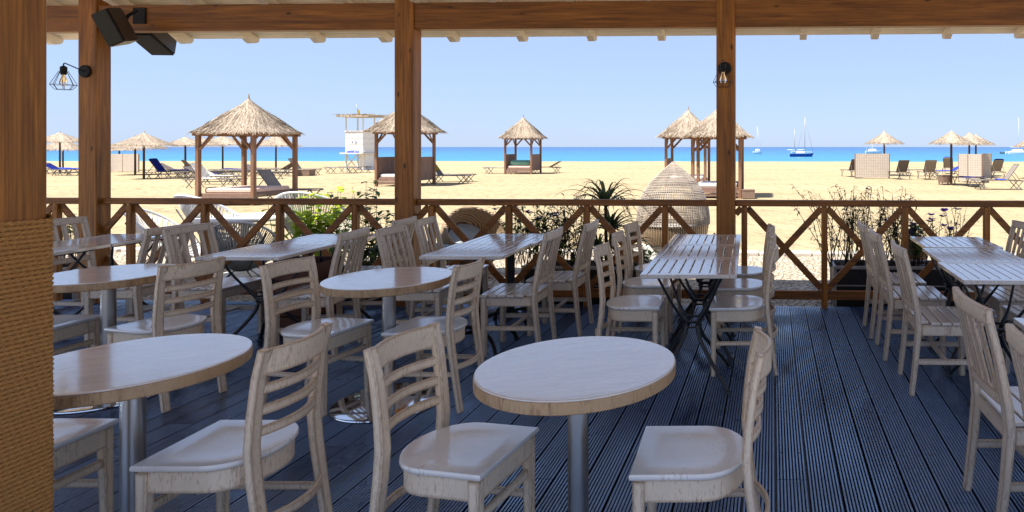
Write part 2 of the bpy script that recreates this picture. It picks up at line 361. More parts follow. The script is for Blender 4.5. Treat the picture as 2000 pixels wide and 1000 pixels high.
# grooved decking boards
mb = MB(); bm = mb.bm; BW, NR = .146, 9
x = -8.6
while x < 3.7:
    prof = [(.006, -.026), (.006, -.0014)]
    pit = (BW-.012-.0104)/(NR-1)
    for r_ in range(NR):
        a = .006+r_*pit
        prof += [(a+.0002, -.0012), (a+.0018, 0), (a+.0084, 0), (a+.0102, -.0012)]
        if r_ < NR-1: prof += [(a+.0106, -.0085), (a+pit-.0004, -.0085)]
    prof += [(BW-.006, -.0014), (BW-.006, -.026)]
    cuts = [-.3]+sorted(random.uniform(.2, 5.8) for _ in range(2))+[6.31]
    if cuts[2]-cuts[1] < 1.2: cuts = [cuts[0], cuts[1], cuts[3]]
    dz = random.uniform(-.0012, .0012)
    for a, b in zip(cuts, cuts[1:]):
        A = [bm.verts.new((x+p, a+.002, q+dz)) for p, q in prof]; B = [bm.verts.new((x+p, b-.002, q+dz)) for p, q in prof]
        for i in range(len(prof)-1): bm.faces.new((A[i], A[i+1], B[i+1], B[i]))
        bm.faces.new(A); bm.faces.new(B[::-1])
    x += BW
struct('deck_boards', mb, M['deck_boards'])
mb = MB(); x = -8.6+BW/2; rs = random.Random(9)
while x < 3.7:
    for k in range(12):
        for s_ in (-1, 1):
            if rs.random() < .9:
                cx_, cy_ = x+s_*.040+rs.uniform(-.006, .006), .1+k*.53+rs.uniform(-.008, .008); mb.face([(cx_+.0042*math.cos(a*PI/3), cy_+.0042*math.sin(a*PI/3), .0019) for a in range(6)])
    x += BW
struct('deck_screws', mb, M['iron'])
mb = MB(); mb.box((-2.45, 2.99, -.075), (12.2, 6.56, .08)); struct('deck_frame', mb, M['iron'])
# ------------------------------------------------------------------ pavilion
pav = thing('open_pavilion', 'open brown timber beach pavilion with white painted ceiling rafters over the dining deck', 'pavilion')
Y0, Y1 = 6.17, 6.32
YE = 7.05
SL = .345
def ceil_z(y): return 2.728+(YE-y)*SL if y > 2.5 else 2.728+(YE-2.5)*SL-(2.5-y)*SL
post_x = []
def post(xl, xr, y0, y1, top, z0=-.02):
    mb = MB(); mb.box(((xl+xr)/2, (y0+y1)/2, (top+z0)/2), (xr-xl, y1-y0, top-z0), None, .006)
    return obj('support_post', mb, M['brown_wood_z'], pav)
for ul, ur in ((152, 187.5), (770, 807), (1399, 1435.5)):
    xl, xr = atY(ul, Y0), atY(ur, Y0); post_x.append((xl, xr)); post(xl, xr, Y0, Y1, 3.0)
sp = post_x[2][0]-post_x[1][0]
for xl in (post_x[2][0]+sp,): post(xl, xl+.178, Y0, Y1, 3.0)
# near rope-wrapped post (its right face looks at us)
zc1, zc0 = 1.95, 1.77
rx, ry = W(-2.08, zc1); pxr = rx; pw_ = .18
np_ = post(pxr-pw_, pxr, ry-pw_, ry, ceil_z(1.9)+.02)
mb = MB(); bm = mb.bm
rr, pitch, ztop = .0072, .0134, 1.332
hw, cr = pw_/2+rr*.9, .012
loop = []
for sx_, sy_, a0 in ((1, 1, 0), (-1, 1, 90), (-1, -1, 180), (1, -1, 270)):
    for k in range(5):
        a = R(a0+22.5*k); loop.append(Vector((sx_*(hw-cr)+cr*math.cos(a), sy_*(hw-cr)+cr*math.sin(a))))
lens = [(loop[(i+1) % len(loop)]-loop[i]).length for i in range(len(loop))]; per = sum(lens)
step = .0052; nper = int(per/step); samp = []
for k in range(nper):
    d = per*k/nper; i = 0
    while d > lens[i]: d -= lens[i]; i += 1
    p = loop[i].lerp(loop[(i+1) % len(loop)], d/lens[i]); tdir = (loop[(i+1) % len(loop)]-loop[i]).normalized(); samp.append((p, Vector((tdir.y, -tdir.x))))
turns = int((ztop+.02)/pitch); prev = None; cx, cy = pxr-pw_/2, ry-pw_/2; NS = 9; tw = 2*PI/.058
for k in range(turns*nper):
    p, nrm = samp[k % nper]; z = ztop-rr-pitch*k/nper; s_ = k*per/nper
    wob = .0012*noise.noise((p.x*9, p.y*9, z*30))
    ring = []
    for j in range(NS):
        a = R(-104+208*j/(NS-1))
        rad = rr*(.46+.66*abs(math.cos(1.5*(a-tw*s_)))**.8)
        ring.append(bm.verts.new((cx+p.x+nrm.x*(rad*math.cos(a)+wob), cy+p.y+nrm.y*(rad*math.cos(a)+wob), z+wob+rad*math.sin(a))))
    if prev:
        for j in range(NS-1): bm.faces.new((prev[j], prev[j+1], ring[j+1], ring[j])).smooth = True
    prev = ring
obj('rope_wrap', mb, M['rope'], np_, sharp=180)
mb = MB(); mb.box((-2.55, (Y0+Y1)/2, 2.7935), (12.1, .11, .257), None, .006); obj('beam', mb, M['brown_wood_x'], pav)
mb = MB(); mb.box((-2.55, 2.5, ceil_z(2.5)-.24), (12.0, .14, .22), None, .006); obj('beam', mb, M['brown_wood_x'], pav)
# rafters with shaped tails
e0 = atY(505, YE); x = e0-8*.752
while x < 3.45:
    mb = MB(); bm = mb.bm
    zf = lambda y: 2.721+(YE-y)*SL
    pr = [(YE-.03, zf(YE-.03)), (YE-.03, zf(YE)-.022), (YE-.06, zf(YE)-.050), (YE-.12, zf(YE)-.062), (YE-.2, zf(YE-.2)-.086), (YE-.26, zf(YE-.26)-.10), (2.57, zf(2.57)-.10), (2.57, zf(2.57))]
    A = [bm.verts.new((x-.035, y, z)) for y, z in pr]; B = [bm.verts.new((x+.035, y, z)) for y, z in pr]
    for i in range(len(pr)): bm.faces.new((A[i], A[(i+1) % len(pr)], B[(i+1) % len(pr)], B[i]))
    bm.faces.new(A); bm.faces.new(B[::-1]); obj('rafter', mb, M['ceiling_white'], pav); x += .752
mb = MB(); bm = mb.bm                                            # ceiling planks, both slopes
for side in (1, -1):
    n = 46
    for k in range(n):
        y0 = 2.5+side*k*(YE-2.5)/n; y1 = 2.5+side*((k+1)*(YE-2.5)/n-.006)
        if side < 0 and y1 < .4: break
        za, zb = ceil_z(2.5+side*abs(y0-2.5)), ceil_z(2.5+side*abs(y1-2.5))
        p = [(-8.6, y0, za), (3.5, y0, za), (3.5, y1, zb), (-8.6, y1, zb)]
        q = [(a, b, c+.016) for a, b, c in p]
        v = [bm.verts.new(t_) for t_ in p+q]
        for f in ((0, 1, 2, 3), (4, 5, 6, 7), (0, 1, 5, 4), (1, 2, 6, 5), (2, 3, 7, 6), (3, 0, 4, 7)): bm.faces.new([v[i] for i in f])
obj('ceiling', mb, M['ceiling_white'], pav)
mb = MB()
for side, ye in ((1, YE+.03), (-1, .35)):
    ze = ceil_z(ye) if side < 0 else 2.728-(.03*SL)
    L = [(-8.7, 2.5, ceil_z(2.5)+.021), (3.6, 2.5, ceil_z(2.5)+.021), (3.6, ye, ze+.021), (-8.7, ye, ze+.021)]; U = [(a, b, c+.03) for a, b, c in L]
    v = [mb.bm.verts.new(t_) for t_ in L+U]
    for f in ((0, 1, 2, 3), (4, 5, 6, 7), (1, 2, 6, 5), (2, 3, 7, 6), (3, 0, 4, 7)): mb.bm.faces.new([v[i] for i in f])
obj('roof', mb, M['roof_cover'], pav)
# ------------------------------------------------------------------ railing, one section between each pair of posts
RY = 6.255
b0 = atY(547, RY); bs = (atY(1610, RY)-b0)/7
bals = [b0+bs*k for k in range(-5, 12)]
RT = CAMH-(390.5-PY)/F*6.255
ends = [(-8.5, post_x[0][0]), (post_x[0][1], post_x[1][0]), (post_x[1][1], post_x[2][0]), (post_x[2][1], 3.5)]
rl = ['brown X-braced timber railing left of the lantern post, behind the leftmost slatted chair', 'brown X-braced timber railing between the lantern post and the middle post', 'brown X-braced timber railing in front of the egg-shaped wicker pod', 'brown X-braced timber railing on the right, in front of the big black planter']
for (xa, xb), lab in zip(ends, rl):
    rt = thing('railing', lab, 'railing', ((xa+xb)/2, RY, 0), 0, 'railing sections between the posts'); ox = (xa+xb)/2
    mb = MB(); mb.box((0, 0, RT-.03), (xb-xa-.004, .062, .06), None, .006); obj('top_rail', mb, M['brown_wood_x'], rt)
    mb = MB(); mb.box((0, 0, .122), (xb-xa-.004, .045, .085), None, .005); obj('bottom_rail', mb, M['brown_wood_x'], rt)
    for k, bx in enumerate(bals):
        if xa+.03 < bx < xb-.03:
            mb = MB(); mb.box((bx-ox, 0, (RT-.062)/2-.01), (.056, .056, RT-.044), None, .005); obj('baluster', mb, M['brown_wood_z'], rt)
    pts = [b for b in bals]
    for a, b in zip(pts, pts[1:]):
        for s_ in (1, -1):
            p0, p1 = Vector((a+.028, .0, RT-.075)), Vector((b-.028, .0, .18))
            if s_ < 0: p0.z, p1.z = p1.z, p0.z
            p0.y = p1.y = .013*s_
            # clip to the section
            lo, hi = xa+.003, xb-.003
            if p1.x <= lo or p0.x >= hi: continue
            q0, q1 = p0.copy(), p1.copy()
            if p0.x < lo: q0 = p0.lerp(p1, (lo-p0.x)/(p1.x-p0.x))
            if p1.x > hi: q1 = p0.lerp(p1, (hi-p0.x)/(p1.x-p0.x))
            if (q1-q0).length < .05: continue
            q0.x -= ox; q1.x -= ox
            mb = MB(); mb.bar(q0, q1, .024, .05, (0, 1, 0), .003) if False else mb.bar(q0, q1, .06, .024, (0, 1, 0), .003); obj('brace', mb, M['brown_wood_x'], rt)
# ------------------------------------------------------------------ lamps and speakers
def lamp(xc, label):
    z0 = CAMH+154*6.15/F
    r = thing('wall_lantern', label, 'lamp', (xc, Y0-.001, z0), 0, 'cage lanterns on the posts')
    mb = MB(); mb.lathe([(0.0, 0), (.062, 0), (.062, .012), (.055, .02), (0, .02)], 24); bmesh.ops.rotate(mb.bm, verts=mb.bm.verts, cent=(0, 0, 0), matrix=Matrix.Rotation(R(90), 3, 'X')); obj('wall_plate', mb, M['black_matte'], r)
    mb = MB(); mb.tube([(0, -.02, .0), (0, -.10, .028), (0, -.19, .058), (0, -.2, .05), (0, -.2, .02)], .0055, 8, (1, 0, 0)); obj('arm', mb, M['iron'], r)
    mb = MB(); mb.lathe([(0, .03), (.012, .03), (.026, .018), (.026, -.03), (.02, -.055), (0, -.055)], 16, (0, -.2, 0)); obj('socket', mb, M['black_matte'], r)
    mb = MB(); mb.lathe([(.012, -.056), (.014, -.07), (.024, -.10), (.032, -.13), (.026, -.155), (0, -.166)], 18, (0, -.2, 0), cap=False); b = obj('bulb', mb, M['glass'], r)
    mb = MB()
    for k in range(4):
        a = k*PI/2; mb.tube([(.002*math.cos(a), -.2+.002*math.sin(a), -.06), (.011*math.cos(a), -.2+.011*math.sin(a), -.085), (.007*math.cos(a), -.2+.007*math.sin(a), -.14)], .0012, 5, (1, 0, 0))
    obj('filament', mb, M['brass'], b)
    mb = MB(); n = 8; lv = [(.03, -.018), (.093, -.15), (.058, -.195)]; P = []
    for i, (rad, z) in enumerate(lv): P.append([Vector((rad*math.cos(2*PI*(k+.5*(i == 9))/n), -.2+rad*math.sin(2*PI*k/n), z)) for k in range(n)])
    for k in range(n):
        for i in range(2): mb.tube([P[i][k], P[i+1][k]], .0022, 5, (.3, .4, .5))
        for i in (1, 2): mb.tube([P[i][k], P[i][(k+1) % n]], .0022, 5, (.3, .4, .5))
    obj('cage', mb, M['iron'], r)
lamp((post_x[0][0]+post_x[0][1])/2-.012, 'black wire cage lantern with a clear bulb on the far left post')
lamp((post_x[2][0]+post_x[2][1])/2-.008, 'black cage lantern seen end-on against the right-hand post')
def speaker(name, label, loc, rot):
    r = thing(name, label, 'speaker', loc, 0, 'loudspeakers under the beam'); r.rotation_euler = rot if not isinstance(rot, Matrix) else rot.to_euler()
    # trapezoid cabinet, grille on -Y, narrower back
    mb = MB(); bm = mb.bm; lo, hi = -.18, .18
    pl = [(-.115, -.10), (.115, -.10), (.075, .085), (-.075, .085)]
    A = [bm.verts.new((x, y, lo)) for x, y in pl]; B = [bm.verts.new((x, y, hi)) for x, y in pl]
    for i in range(4): bm.faces.new((A[i], A[(i+1) % 4], B[(i+1) % 4], B[i]))
    bm.faces.new(A); bm.faces.new(B)
    bmesh.ops.bevel(bm, geom=list(bm.edges), offset=.012, segments=2, affect='EDGES'); obj('cabinet', mb, M['speaker_side'], r)
    mb = MB(); mb.box((0, -.106, 0), (.215, .014, .345), None, .006); obj('grille', mb, M['black_matte'], r)
    return r
sx0 = atY(222, 6.0)
s1 = speaker('speaker', 'black loudspeaker tilted down beside the lantern post', (atY(230, 5.95), 5.95, CAMH+244*5.95/F), Matrix.Rotation(R(-16), 4, 'Y') @ Matrix.Rotation(R(-10), 4, 'Z') @ Matrix.Rotation(R(14), 4, 'X'))
s1.scale = (.88, .88, .90)
mb = MB(); mb.tube([(.0, .07, .03), (.03, .14, .10), (.12, .18, .12)], .018, 8); obj('bracket', mb, M['black_matte'], s1)
mb = MB(); mb.box((atY(268, 6.16), 6.185, CAMH+266*6.18/F), (.13, .022, .16), None, .004); tag(obj('mounting_box', mb, M['black_matte']), 'square black mounting box on the beam right of the loudspeaker', 'box')
s2 = speaker('speaker', 'black loudspeaker hanging outside the beam, only its underside showing', (atY(303, 6.52), 6.52, CAMH+223*6.52/F), (R(62), 0, R(8)))
mb = MB(); mb.box((0, .10, .04), (.05, .10, .05), None, .006); obj('bracket', mb, M['black_matte'], s2)
# ------------------------------------------------------------------ chairs
def dout(fx, hw, bx, rx_, n=14):
    pts = [(fx, -hw), (fx, hw)]
    for k in range(n+1):
        a = PI/2+PI*k/n; pts.append((bx+rx_*math.cos(a), hw*math.sin(a)))
    return pts
def make_ladder(label):
    t = thing('ladder_back_chair', label, 'chair'); wm, sm = M['white_chair'], M['white_seat']
    mb = MB(); bm = mb.bm; base = dout(.215, .190, -.02, .158); cxy = Vector((.03, 0)); rings = []
    for k, z in ((.985, .440), (1.0, .444), (1.0, .454), (.985, .459), (.95, .4595), (.62, .4565), (.3, .4555)):
        rings.append([bm.verts.new((cxy.x+(x-cxy.x)*k, y*k, z)) for x, y in base])
    n = len(base)
    for a, b in zip(rings, rings[1:]):
        for i in range(n): bm.faces.new((a[i], a[(i+1) % n], b[(i+1) % n], b[i])).smooth = True
    bm.faces.new(rings[0][::-1]); bm.faces.new(rings[-1]).smooth = True
    obj('seat', mb, sm, t, sharp=40)
    mb = MB(); o_, i_ = dout(.202, .176, -.02, .143), dout(.184, .158, -.02, .125); n = len(o_)
    lv = [[mb.bm.verts.new((x, y, z)) for x, y in pl] for pl, z in ((o_, .439), (o_, .362), (i_, .362), (i_, .439))]
    for a, b in zip(lv, lv[1:]+lv[:1]):
        for i in range(n): mb.bm.faces.new((a[i], a[(i+1) % n], b[(i+1) % n], b[i])).smooth = True
    obj('apron', mb, wm, t, sharp=40)
    for s in (-1, 1):
        mb = MB(); mb.bar((.184, s*.166, .432), (.190, s*.168, 0), .040, .040, (0, 1, 0), .004, .029, .029); obj('leg', mb, wm, t)
        mb = MB(); path = [(-.235, s*.160, 0), (-.205, s*.160, .2), (-.178, s*.160, .40), (-.170, s*.160, .50), (-.178, s*.160, .61), (-.194, s*.161, .74), (-.218, s*.163, .842)]
        sec = [(-.016, -.021), (.012, -.021), (.016, -.017), (.016, .017), (.012, .021), (-.016, .021)]
        mb.sweep(path, [(a*.95, b) for a, b in sec], (0, 1, 0), scale=[.85, .95, 1.05, 1.05, 1, .95, .9], smooth=False); obj('leg', mb, wm, t)
        mb = MB(); mb.bar((.175, s*.164, .215), (-.20, s*.160, .215), .016, .028, (0, 0, 1), .003); obj('stretcher', mb, wm, t)
    def curved(z, h, xc, bulge, yy, th=.014, lean=0.0):
        mb = MB(); P = [(xc-bulge*(1-(2*k/12-1)**2), yy*(2*k/12-1), z) for k in range(13)]
        mb.sweep(P, [(-th/2, -h/2), (th/2-lean, -h/2), (th/2+.0, -h/2+.004), (th/2, h/2-.004), (0, h/2), (-th/2, h/2-.003)], (0, 0, 1)); return mb
    obj('crest_rail', curved(.797, .088, -.206, .046, .159, .018), wm, t, sharp=50)
    for z, xc in ((.702, -.189), (.628, -.178), (.554, -.171)): obj('back_slat', curved(z, .034, xc, .046, .157), wm, t, sharp=50)
    obj('stretcher', curved(.255, .032, -.198, .05, .158), wm, t, sharp=50)
    mb = MB(); mb.bar((.187, -.150, .300), (.187, .150, .300), .016, .034, (0, 0, 1), .003); obj('stretcher', mb, wm, t)
    return t
def make_slat(label):
    t = thing('slat_back_chair', label, 'chair'); wm, sm = M['grey_chair'], M['grey_seat']
    mb = MB()
    for k in range(6): mb.box((-.148+k*.066, 0, .444), (.058, .424 if k else .36, .018), None, .004)
    obj('seat', mb, sm, t)
    mb = MB(); mb.box((.185, 0, .400), (.022, .346, .066), None, .003); mb.box((-.17, 0, .400), (.022, .346, .066), None, .003)
    for s in (-1, 1): mb.box((.0, s*.187, .400), (.33, .022, .066), None, .003)
    obj('apron', mb, wm, t)
    for s in (-1, 1):
        mb = MB(); mb.bar((.182, s*.184, .434), (.186, s*.184, 0), .042, .042, (0, 1, 0), .004, .036, .036); obj('leg', mb, wm, t)
        mb = MB(); path = [(-.225, s*.187, 0), (-.20, s*.187, .22), (-.182, s*.187, .42), (-.192, s*.187, .52), (-.225, s*.187, .70), (-.272, s*.187, .885)]
        mb.sweep(path, [(-.017, -.022), (.013, -.022), (.017, -.018), (.017, .018), (.013, .022), (-.017, .022)], (0, 1, 0), scale=[.85, .95, 1.05, 1.05, .95, .88], smooth=False); obj('leg', mb, wm, t)
        mb = MB(); mb.bar((.170, s*.184, .205), (-.19, s*.187, .205), .018, .034, (0, 0, 1), .003); obj('stretcher', mb, wm, t)
    mb = MB(); mb.box((-.01, 0, .205), (.03, .35, .02), None, .003); obj('stretcher', mb, wm, t)
    mb = MB(); P = [(-.268-.024*(1-(2*k/10-1)**2), .208*(2*k/10-1), .872) for k in range(11)]
    mb.sweep(P, [(-.016, -.03), (.012, -.03), (.016, .026), (.012, .03), (-.012, .03)], (0, 0, 1)); obj('crest_rail', mb, wm, t, sharp=50)
    mb = MB(); P = [(-.198-.012*(1-(2*k/10-1)**2), .172*(2*k/10-1), .535) for k in range(11)]
    mb.sweep(P, [(-.011, -.022), (.011, -.022), (.011, .022), (-.011, .022)], (0, 0, 1)); obj('lower_rail', mb, wm, t, sharp=50)
    for k in range(4):
        y = -.114+k*.076; q = (y/.172)**2; mb = MB()
        mb.bar((-.198-.012*(1-q), y, .545), (-.268-.022*(1-q), y, .848), .040, .013, (1, 0, 0), .003); obj('back_slat', mb, wm, t)
    return t
LG, SG = 'whitewashed ladder-back chairs', 'whitewashed slat-back chairs'
th = math.degrees(YAW)
LADDER = [  # X, Z (camera frame), facing (0 = right), label
 (-1.045, 2.36, -11, 'whitewashed ladder-back chair at the left of the nearest, foremost round table'),
 (-.175, 2.33, 180, 'whitewashed ladder-back chair at the right of the foremost round table, seen edge-on'),
 (-1.855, 2.385, 180, 'whitewashed ladder-back chair right of the large front left round table, its back towards us'),
 (-2.70, 2.40, 0, 'whitewashed chair beside the rope-wrapped post, only its seat front and leg showing'),
 (-2.57, 3.93, -12, 'ladder-back chair left of the middle round table with the shiny base disc, turned towards us'),
 (-1.885, 3.95, 178, 'ladder-back chair right of the middle round table, standing over its base disc'),
 (-3.545, 4.0, 164, 'ladder-back chair right of the round table at the far left, backed by slatted chairs'),
 (-4.335, 4.0, 0, 'white-seated chair left of the far left round table, half hidden by the rope post'),
 (-.80, 4.56, 0, 'nearest ladder-back chair on the left side of the row of three slatted tables'),
 (-.82, 5.24, 0, 'second ladder-back chair on the left side of the row of three slatted tables'),
 (-.83, 5.86, -6, 'farthest ladder-back chair left of the row of three slatted tables, nearest the pod'),
 (-.045, 4.55, 180, 'nearest ladder-back chair on the right side of the row of three slatted tables'),
 (-.035, 5.15, 180, 'second ladder-back chair on the right side of the row of three slatted tables'),
 (-.02, 5.72, 180, 'farthest ladder-back chair on the right of the row of three slatted tables, by the railing'),
]
SLAT = [
 (-1.74, 4.97, 180, 'nearer slat-back chair right of the black-legged slatted table, its whole seat showing'),
 (-1.58, 5.50, 180, 'farther slat-back chair right of the black-legged slatted table, in front of the spiky plant'),
 (-2.52, 5.14, 0, 'nearer slat-back chair left of the black-legged slatted table, seen over the middle round table'),
 (-2.56, 5.78, 4, 'slat-back chair next to the middle post, before the round wicker lounge chair'),
 (-3.24, 4.93, 184, 'slat-back chair standing right of the dark slatted table, behind the middle round table'),
 (-3.28, 5.74, 184, 'farther slat-back chair right of the dark slatted table, left of the middle post'),
 (-4.20, 5.22, -4, 'slat-back chair left of the dark slatted table, under the string lounge chairs'),
 (-4.88, 5.22, 182, 'slat-back chair right of the leftmost slatted table, behind the far left round table'),
 (-5.75, 5.72, -6, 'leftmost slat-back chair, in front of the lantern post'),
 (1.22, 5.42, -1, 'slat-back chair nearest the railing on the left side of the right-hand row of slatted tables'),
 (1.22, 4.88, -1, 'middle of three slat-back chairs on the left side of the right-hand row of slatted tables'),
 (1.245, 4.22, -1, 'slat-back chair with its seat in view, third from the railing by the right-hand tables'),
 (1.205, 2.74, 0, 'slat-back chair in the right foreground with its back towards us'),
 (1.205, 2.13, 0, 'slat-back chair cut off by the right picture edge in the foreground'),
 (2.02, 5.42, 180, 'slat-back chair at the far right edge, facing left in front of the railing'),
 (1.98, 4.85, 180, 'slatted seat on the right side of the right-hand tables, middle of that side'),
 (1.94, 4.25, 180, 'slatted seat on the right side of the right-hand tables, nearest of that side'),
]
proto = None
for X, Z, a, lab in LADDER:
    x, y = W(X, Z)
    if proto is None:
        proto = make_ladder(lab); proto['group'] = LG; proto.location = (x, y, 0); proto.rotation_euler = (0, 0, R(a)+YAW)
    else: dup(proto, lab, (x, y, 0), R(a+random.uniform(-1.5, 1.5))+YAW, LG)
proto = None
for X, Z, a, lab in SLAT:
    x, y = W(X, Z)
    if proto is None:
        proto = make_slat(lab); proto['group'] = SG; proto.location = (x, y, 0); proto.rotation_euler = (0, 0, R(a)+YAW)
    else: dup(proto, lab, (x, y, 0), R(a+random.uniform(-1.5, 1.5))+YAW, SG)
# ------------------------------------------------------------------ tables
def make_round(label):
    t = thing('round_table', label, 'table', (0, 0, 0), 0, 'round white pedestal tables')
    mb = MB(); mb.lathe([(0, .7445), (.347, .7445), (.3485, .7465), (.3475, .7485), (.343, .7495), (.340, .7496), (.336, .7496), (0, .7496)], 72); obj('tabletop', mb, M['round_top'], t)
    mb = MB(); mb.lathe([(.30, .702), (.344, .702), (.349, .706), (.350, .722), (.3495, .742), (.346, .7442), (.30, .7442)], 72, cap=False); mb.lathe([(0, .703), (.301, .703)], 72); obj('edge_band', mb, M['table_edge'], t)
    mb = MB(); mb.lathe([(.12, .702), (.12, .692), (.037, .690), (.037, .018), (.05, .014)], 32); obj('column', mb, M['steel'], t)
    mb = MB(); mb.lathe([(.0, .001), (.298, .001), (.306, .004), (.304, .010), (.296, .012), (.05, .0165), (0, .0165)], 56); obj('base_plate', mb, M['chrome'], t)
    return t
rt = None
for X, Z, a, lab in ((-.61, 2.36, 20, 'foremost round whitewashed pedestal table, cut off at the lower picture edge'), (-2.25, 2.40, 35, 'round whitewashed pedestal table in the left foreground beside the rope post'), (-2.15, 3.93, 10, 'middle round pedestal table with its shiny base disc on view'), (-3.95, 4.05, 80, 'round white pedestal table at the far left, behind the front left one')):
    x, y = W(X, Z)
    if rt is None: rt = make_round(lab); rt.location = (x, y, 0); rt.rotation_euler = (0, 0, R(a))
    else: dup(rt, lab, (x, y, 0), R(a))
def slat_top(t, w=.595, d=.61):
    mb = MB(); z = .737
    mb.box((-w/2+.022, 0, z), (.044, d, .026), None, .003); mb.box((w/2-.022, 0, z), (.044, d, .026), None, .003)
    for s in (-1, 1): mb.box((0, s*(d/2-.025), z-.0005), (w-.089, .05, .025), None, .003)
    n = 8; iw = (w-.094)/n
    for k in range(n): mb.box((-w/2+.047+iw*(k+.5), 0, z-.001), (iw-.006, d-.102, .024), None, .003)
    obj('tabletop', mb, M['slat_top'], t)
    mb = MB()
    for s in (-1, 1): mb.box((0, s*.2, .716), (w-.1, .04, .014)); mb.box((s*.23, 0, .7155), (.03, .35, .013))
    obj('under_frame', mb, M['iron'], t)
def make_iron(label, grp):
    t = thing('slatted_table', label, 'table', (0, 0, 0), 0, grp); slat_top(t)
    for sx_ in (-1, 1):
        for sy_ in (-1, 1):
            mb = MB(); P = bez([(sx_*.20, sy_*.2, .712), (sx_*.13, sy_*.16, .56), (sx_*.12, sy_*.08, .50), (sx_*.045, sy_*.05, .40)], 9)+bez([(sx_*.045, sy_*.05, .40), (sx_*.0, sy_*.04, .30), (sx_*.15, sy_*.16, .16), (sx_*.24, sy_*.24, .008)], 10)[1:]
            mb.tube(P, .0085, 8, scale=[1, 1, 1, 1, 1, 1.1, 1.3, 1.6, 1.9, 1.8, 1.7, 1.6, 1.55, 1.5, 1.45, 1.4, 1.4, 1.5]); mb.lathe([(0, 0), (.022, 0), (.018, .016), (0, .018)], 10, (sx_*.24, sy_*.24, 0)); obj('leg', mb, M['iron'], t)
    mb = MB()
    for z, r_ in ((.40, .075), (.36, .06)): mb.tube([(r_*math.cos(2*PI*k/16), r_*math.sin(2*PI*k/16), z) for k in range(16)], .007, 6, closed=True)
    for s in (-1, 1): mb.tube(bez([(s*.06, -.05, .40), (s*.09, 0, .47), (s*.06, .05, .40)], 7), .006, 6)
    obj('waist_ring', mb, M['iron'], t)
    return t
def make_ped(label, grp):
    t = thing('slatted_table', label, 'table', (0, 0, 0), 0, grp); slat_top(t)
    mb = MB(); mb.box((0, 0, .40), (.05, .05, .61), None, .004); obj('column', mb, M['black_matte'], t)
    for k in range(4):
        a = PI/4+k*PI/2; c, s = math.cos(a), math.sin(a); mb = MB()
        mb.tube(bez([(c*.02, s*.02, .13), (c*.18, s*.18, .14), (c*.27, s*.27, .12), (c*.31, s*.31, .012)], 9), .014, 8); mb.lathe([(0, 0), (.02, 0), (.018, .014), (0, .016)], 10, (c*.31, s*.31, 0)); obj('leg', mb, M['black_matte'], t)
    return t
it = None; GT = 'slatted square tables on iron legs'
for X, Z, a, lab in ((-.362, 4.31, 0, 'nearest slatted table of the middle row of three, above splayed iron legs'), (-.36, 4.93, 0, 'middle slatted table of the middle row of three'), (-.355, 5.55, 0, 'farthest slatted table of the middle row of three, against the railing'),
        (1.575, 4.13, -2.2, 'nearest slatted table of the right-hand row of three'), (1.635, 4.75, -2.2, 'middle slatted table of the right-hand row of three'), (1.70, 5.40, -2.2, 'farthest slatted table of the right-hand row of three, near the railing'),
        (1.50, 2.68, -2.2, 'slatted table corner at the right picture edge in the foreground'),
        (-3.62, 4.95, 0, 'nearer dark slatted table left of the middle of the deck, with curved iron legs'), (-3.58, 5.57, 0, 'farther dark slatted table, up against the railing below the green plant'),
        (-5.42, 4.97, 0, 'nearer leftmost slatted table, half behind the rope post'), (-5.42, 5.59, 0, 'farther leftmost slatted table, by the lantern post')):
    x, y = W(X, Z)
    if it is None: it = make_iron(lab, GT); it.location = (x, y, 0); it.rotation_euler = (0, 0, R(a)+YAW)
    else: dup(it, lab, (x, y, 0), R(a)+YAW)
pt = None
for X, Z, lab in ((-2.05, 4.985, 'nearer slatted table on a black square column with arched feet'), (-2.02, 5.60, 'farther slatted table on a black square column, by the railing')):
    x, y = W(X, Z)
    if pt is None: pt = make_ped(lab, 'slatted tables on black columns'); pt.location = (x, y, 0); pt.rotation_euler = (0, 0, YAW)
    else: dup(pt, lab, (x, y, 0), YAW)
x, y = W(-3.72, 5.52)
cr_ = thing('wooden_crate', 'reddish brown wooden crate pushed under the dark slatted table', 'crate', (x, y, 0), YAW)
mb = MB()
for k in range(4):
    for s in (-1, 1): mb.box((0, s*.19, .075+k*.145), (.40, .018, .135), None, .003); mb.box((s*.20, 0, .075+k*.145), (.018, .36, .135), None, .003)
obj('slats', mb, M['red_crate'], cr_)
mb = MB()
for s in (-1, 1):
    for q in (-1, 1): mb.box((s*.18, q*.17, .29), (.03, .03, .58))
obj('corner_posts', mb, M['red_crate'], cr_)
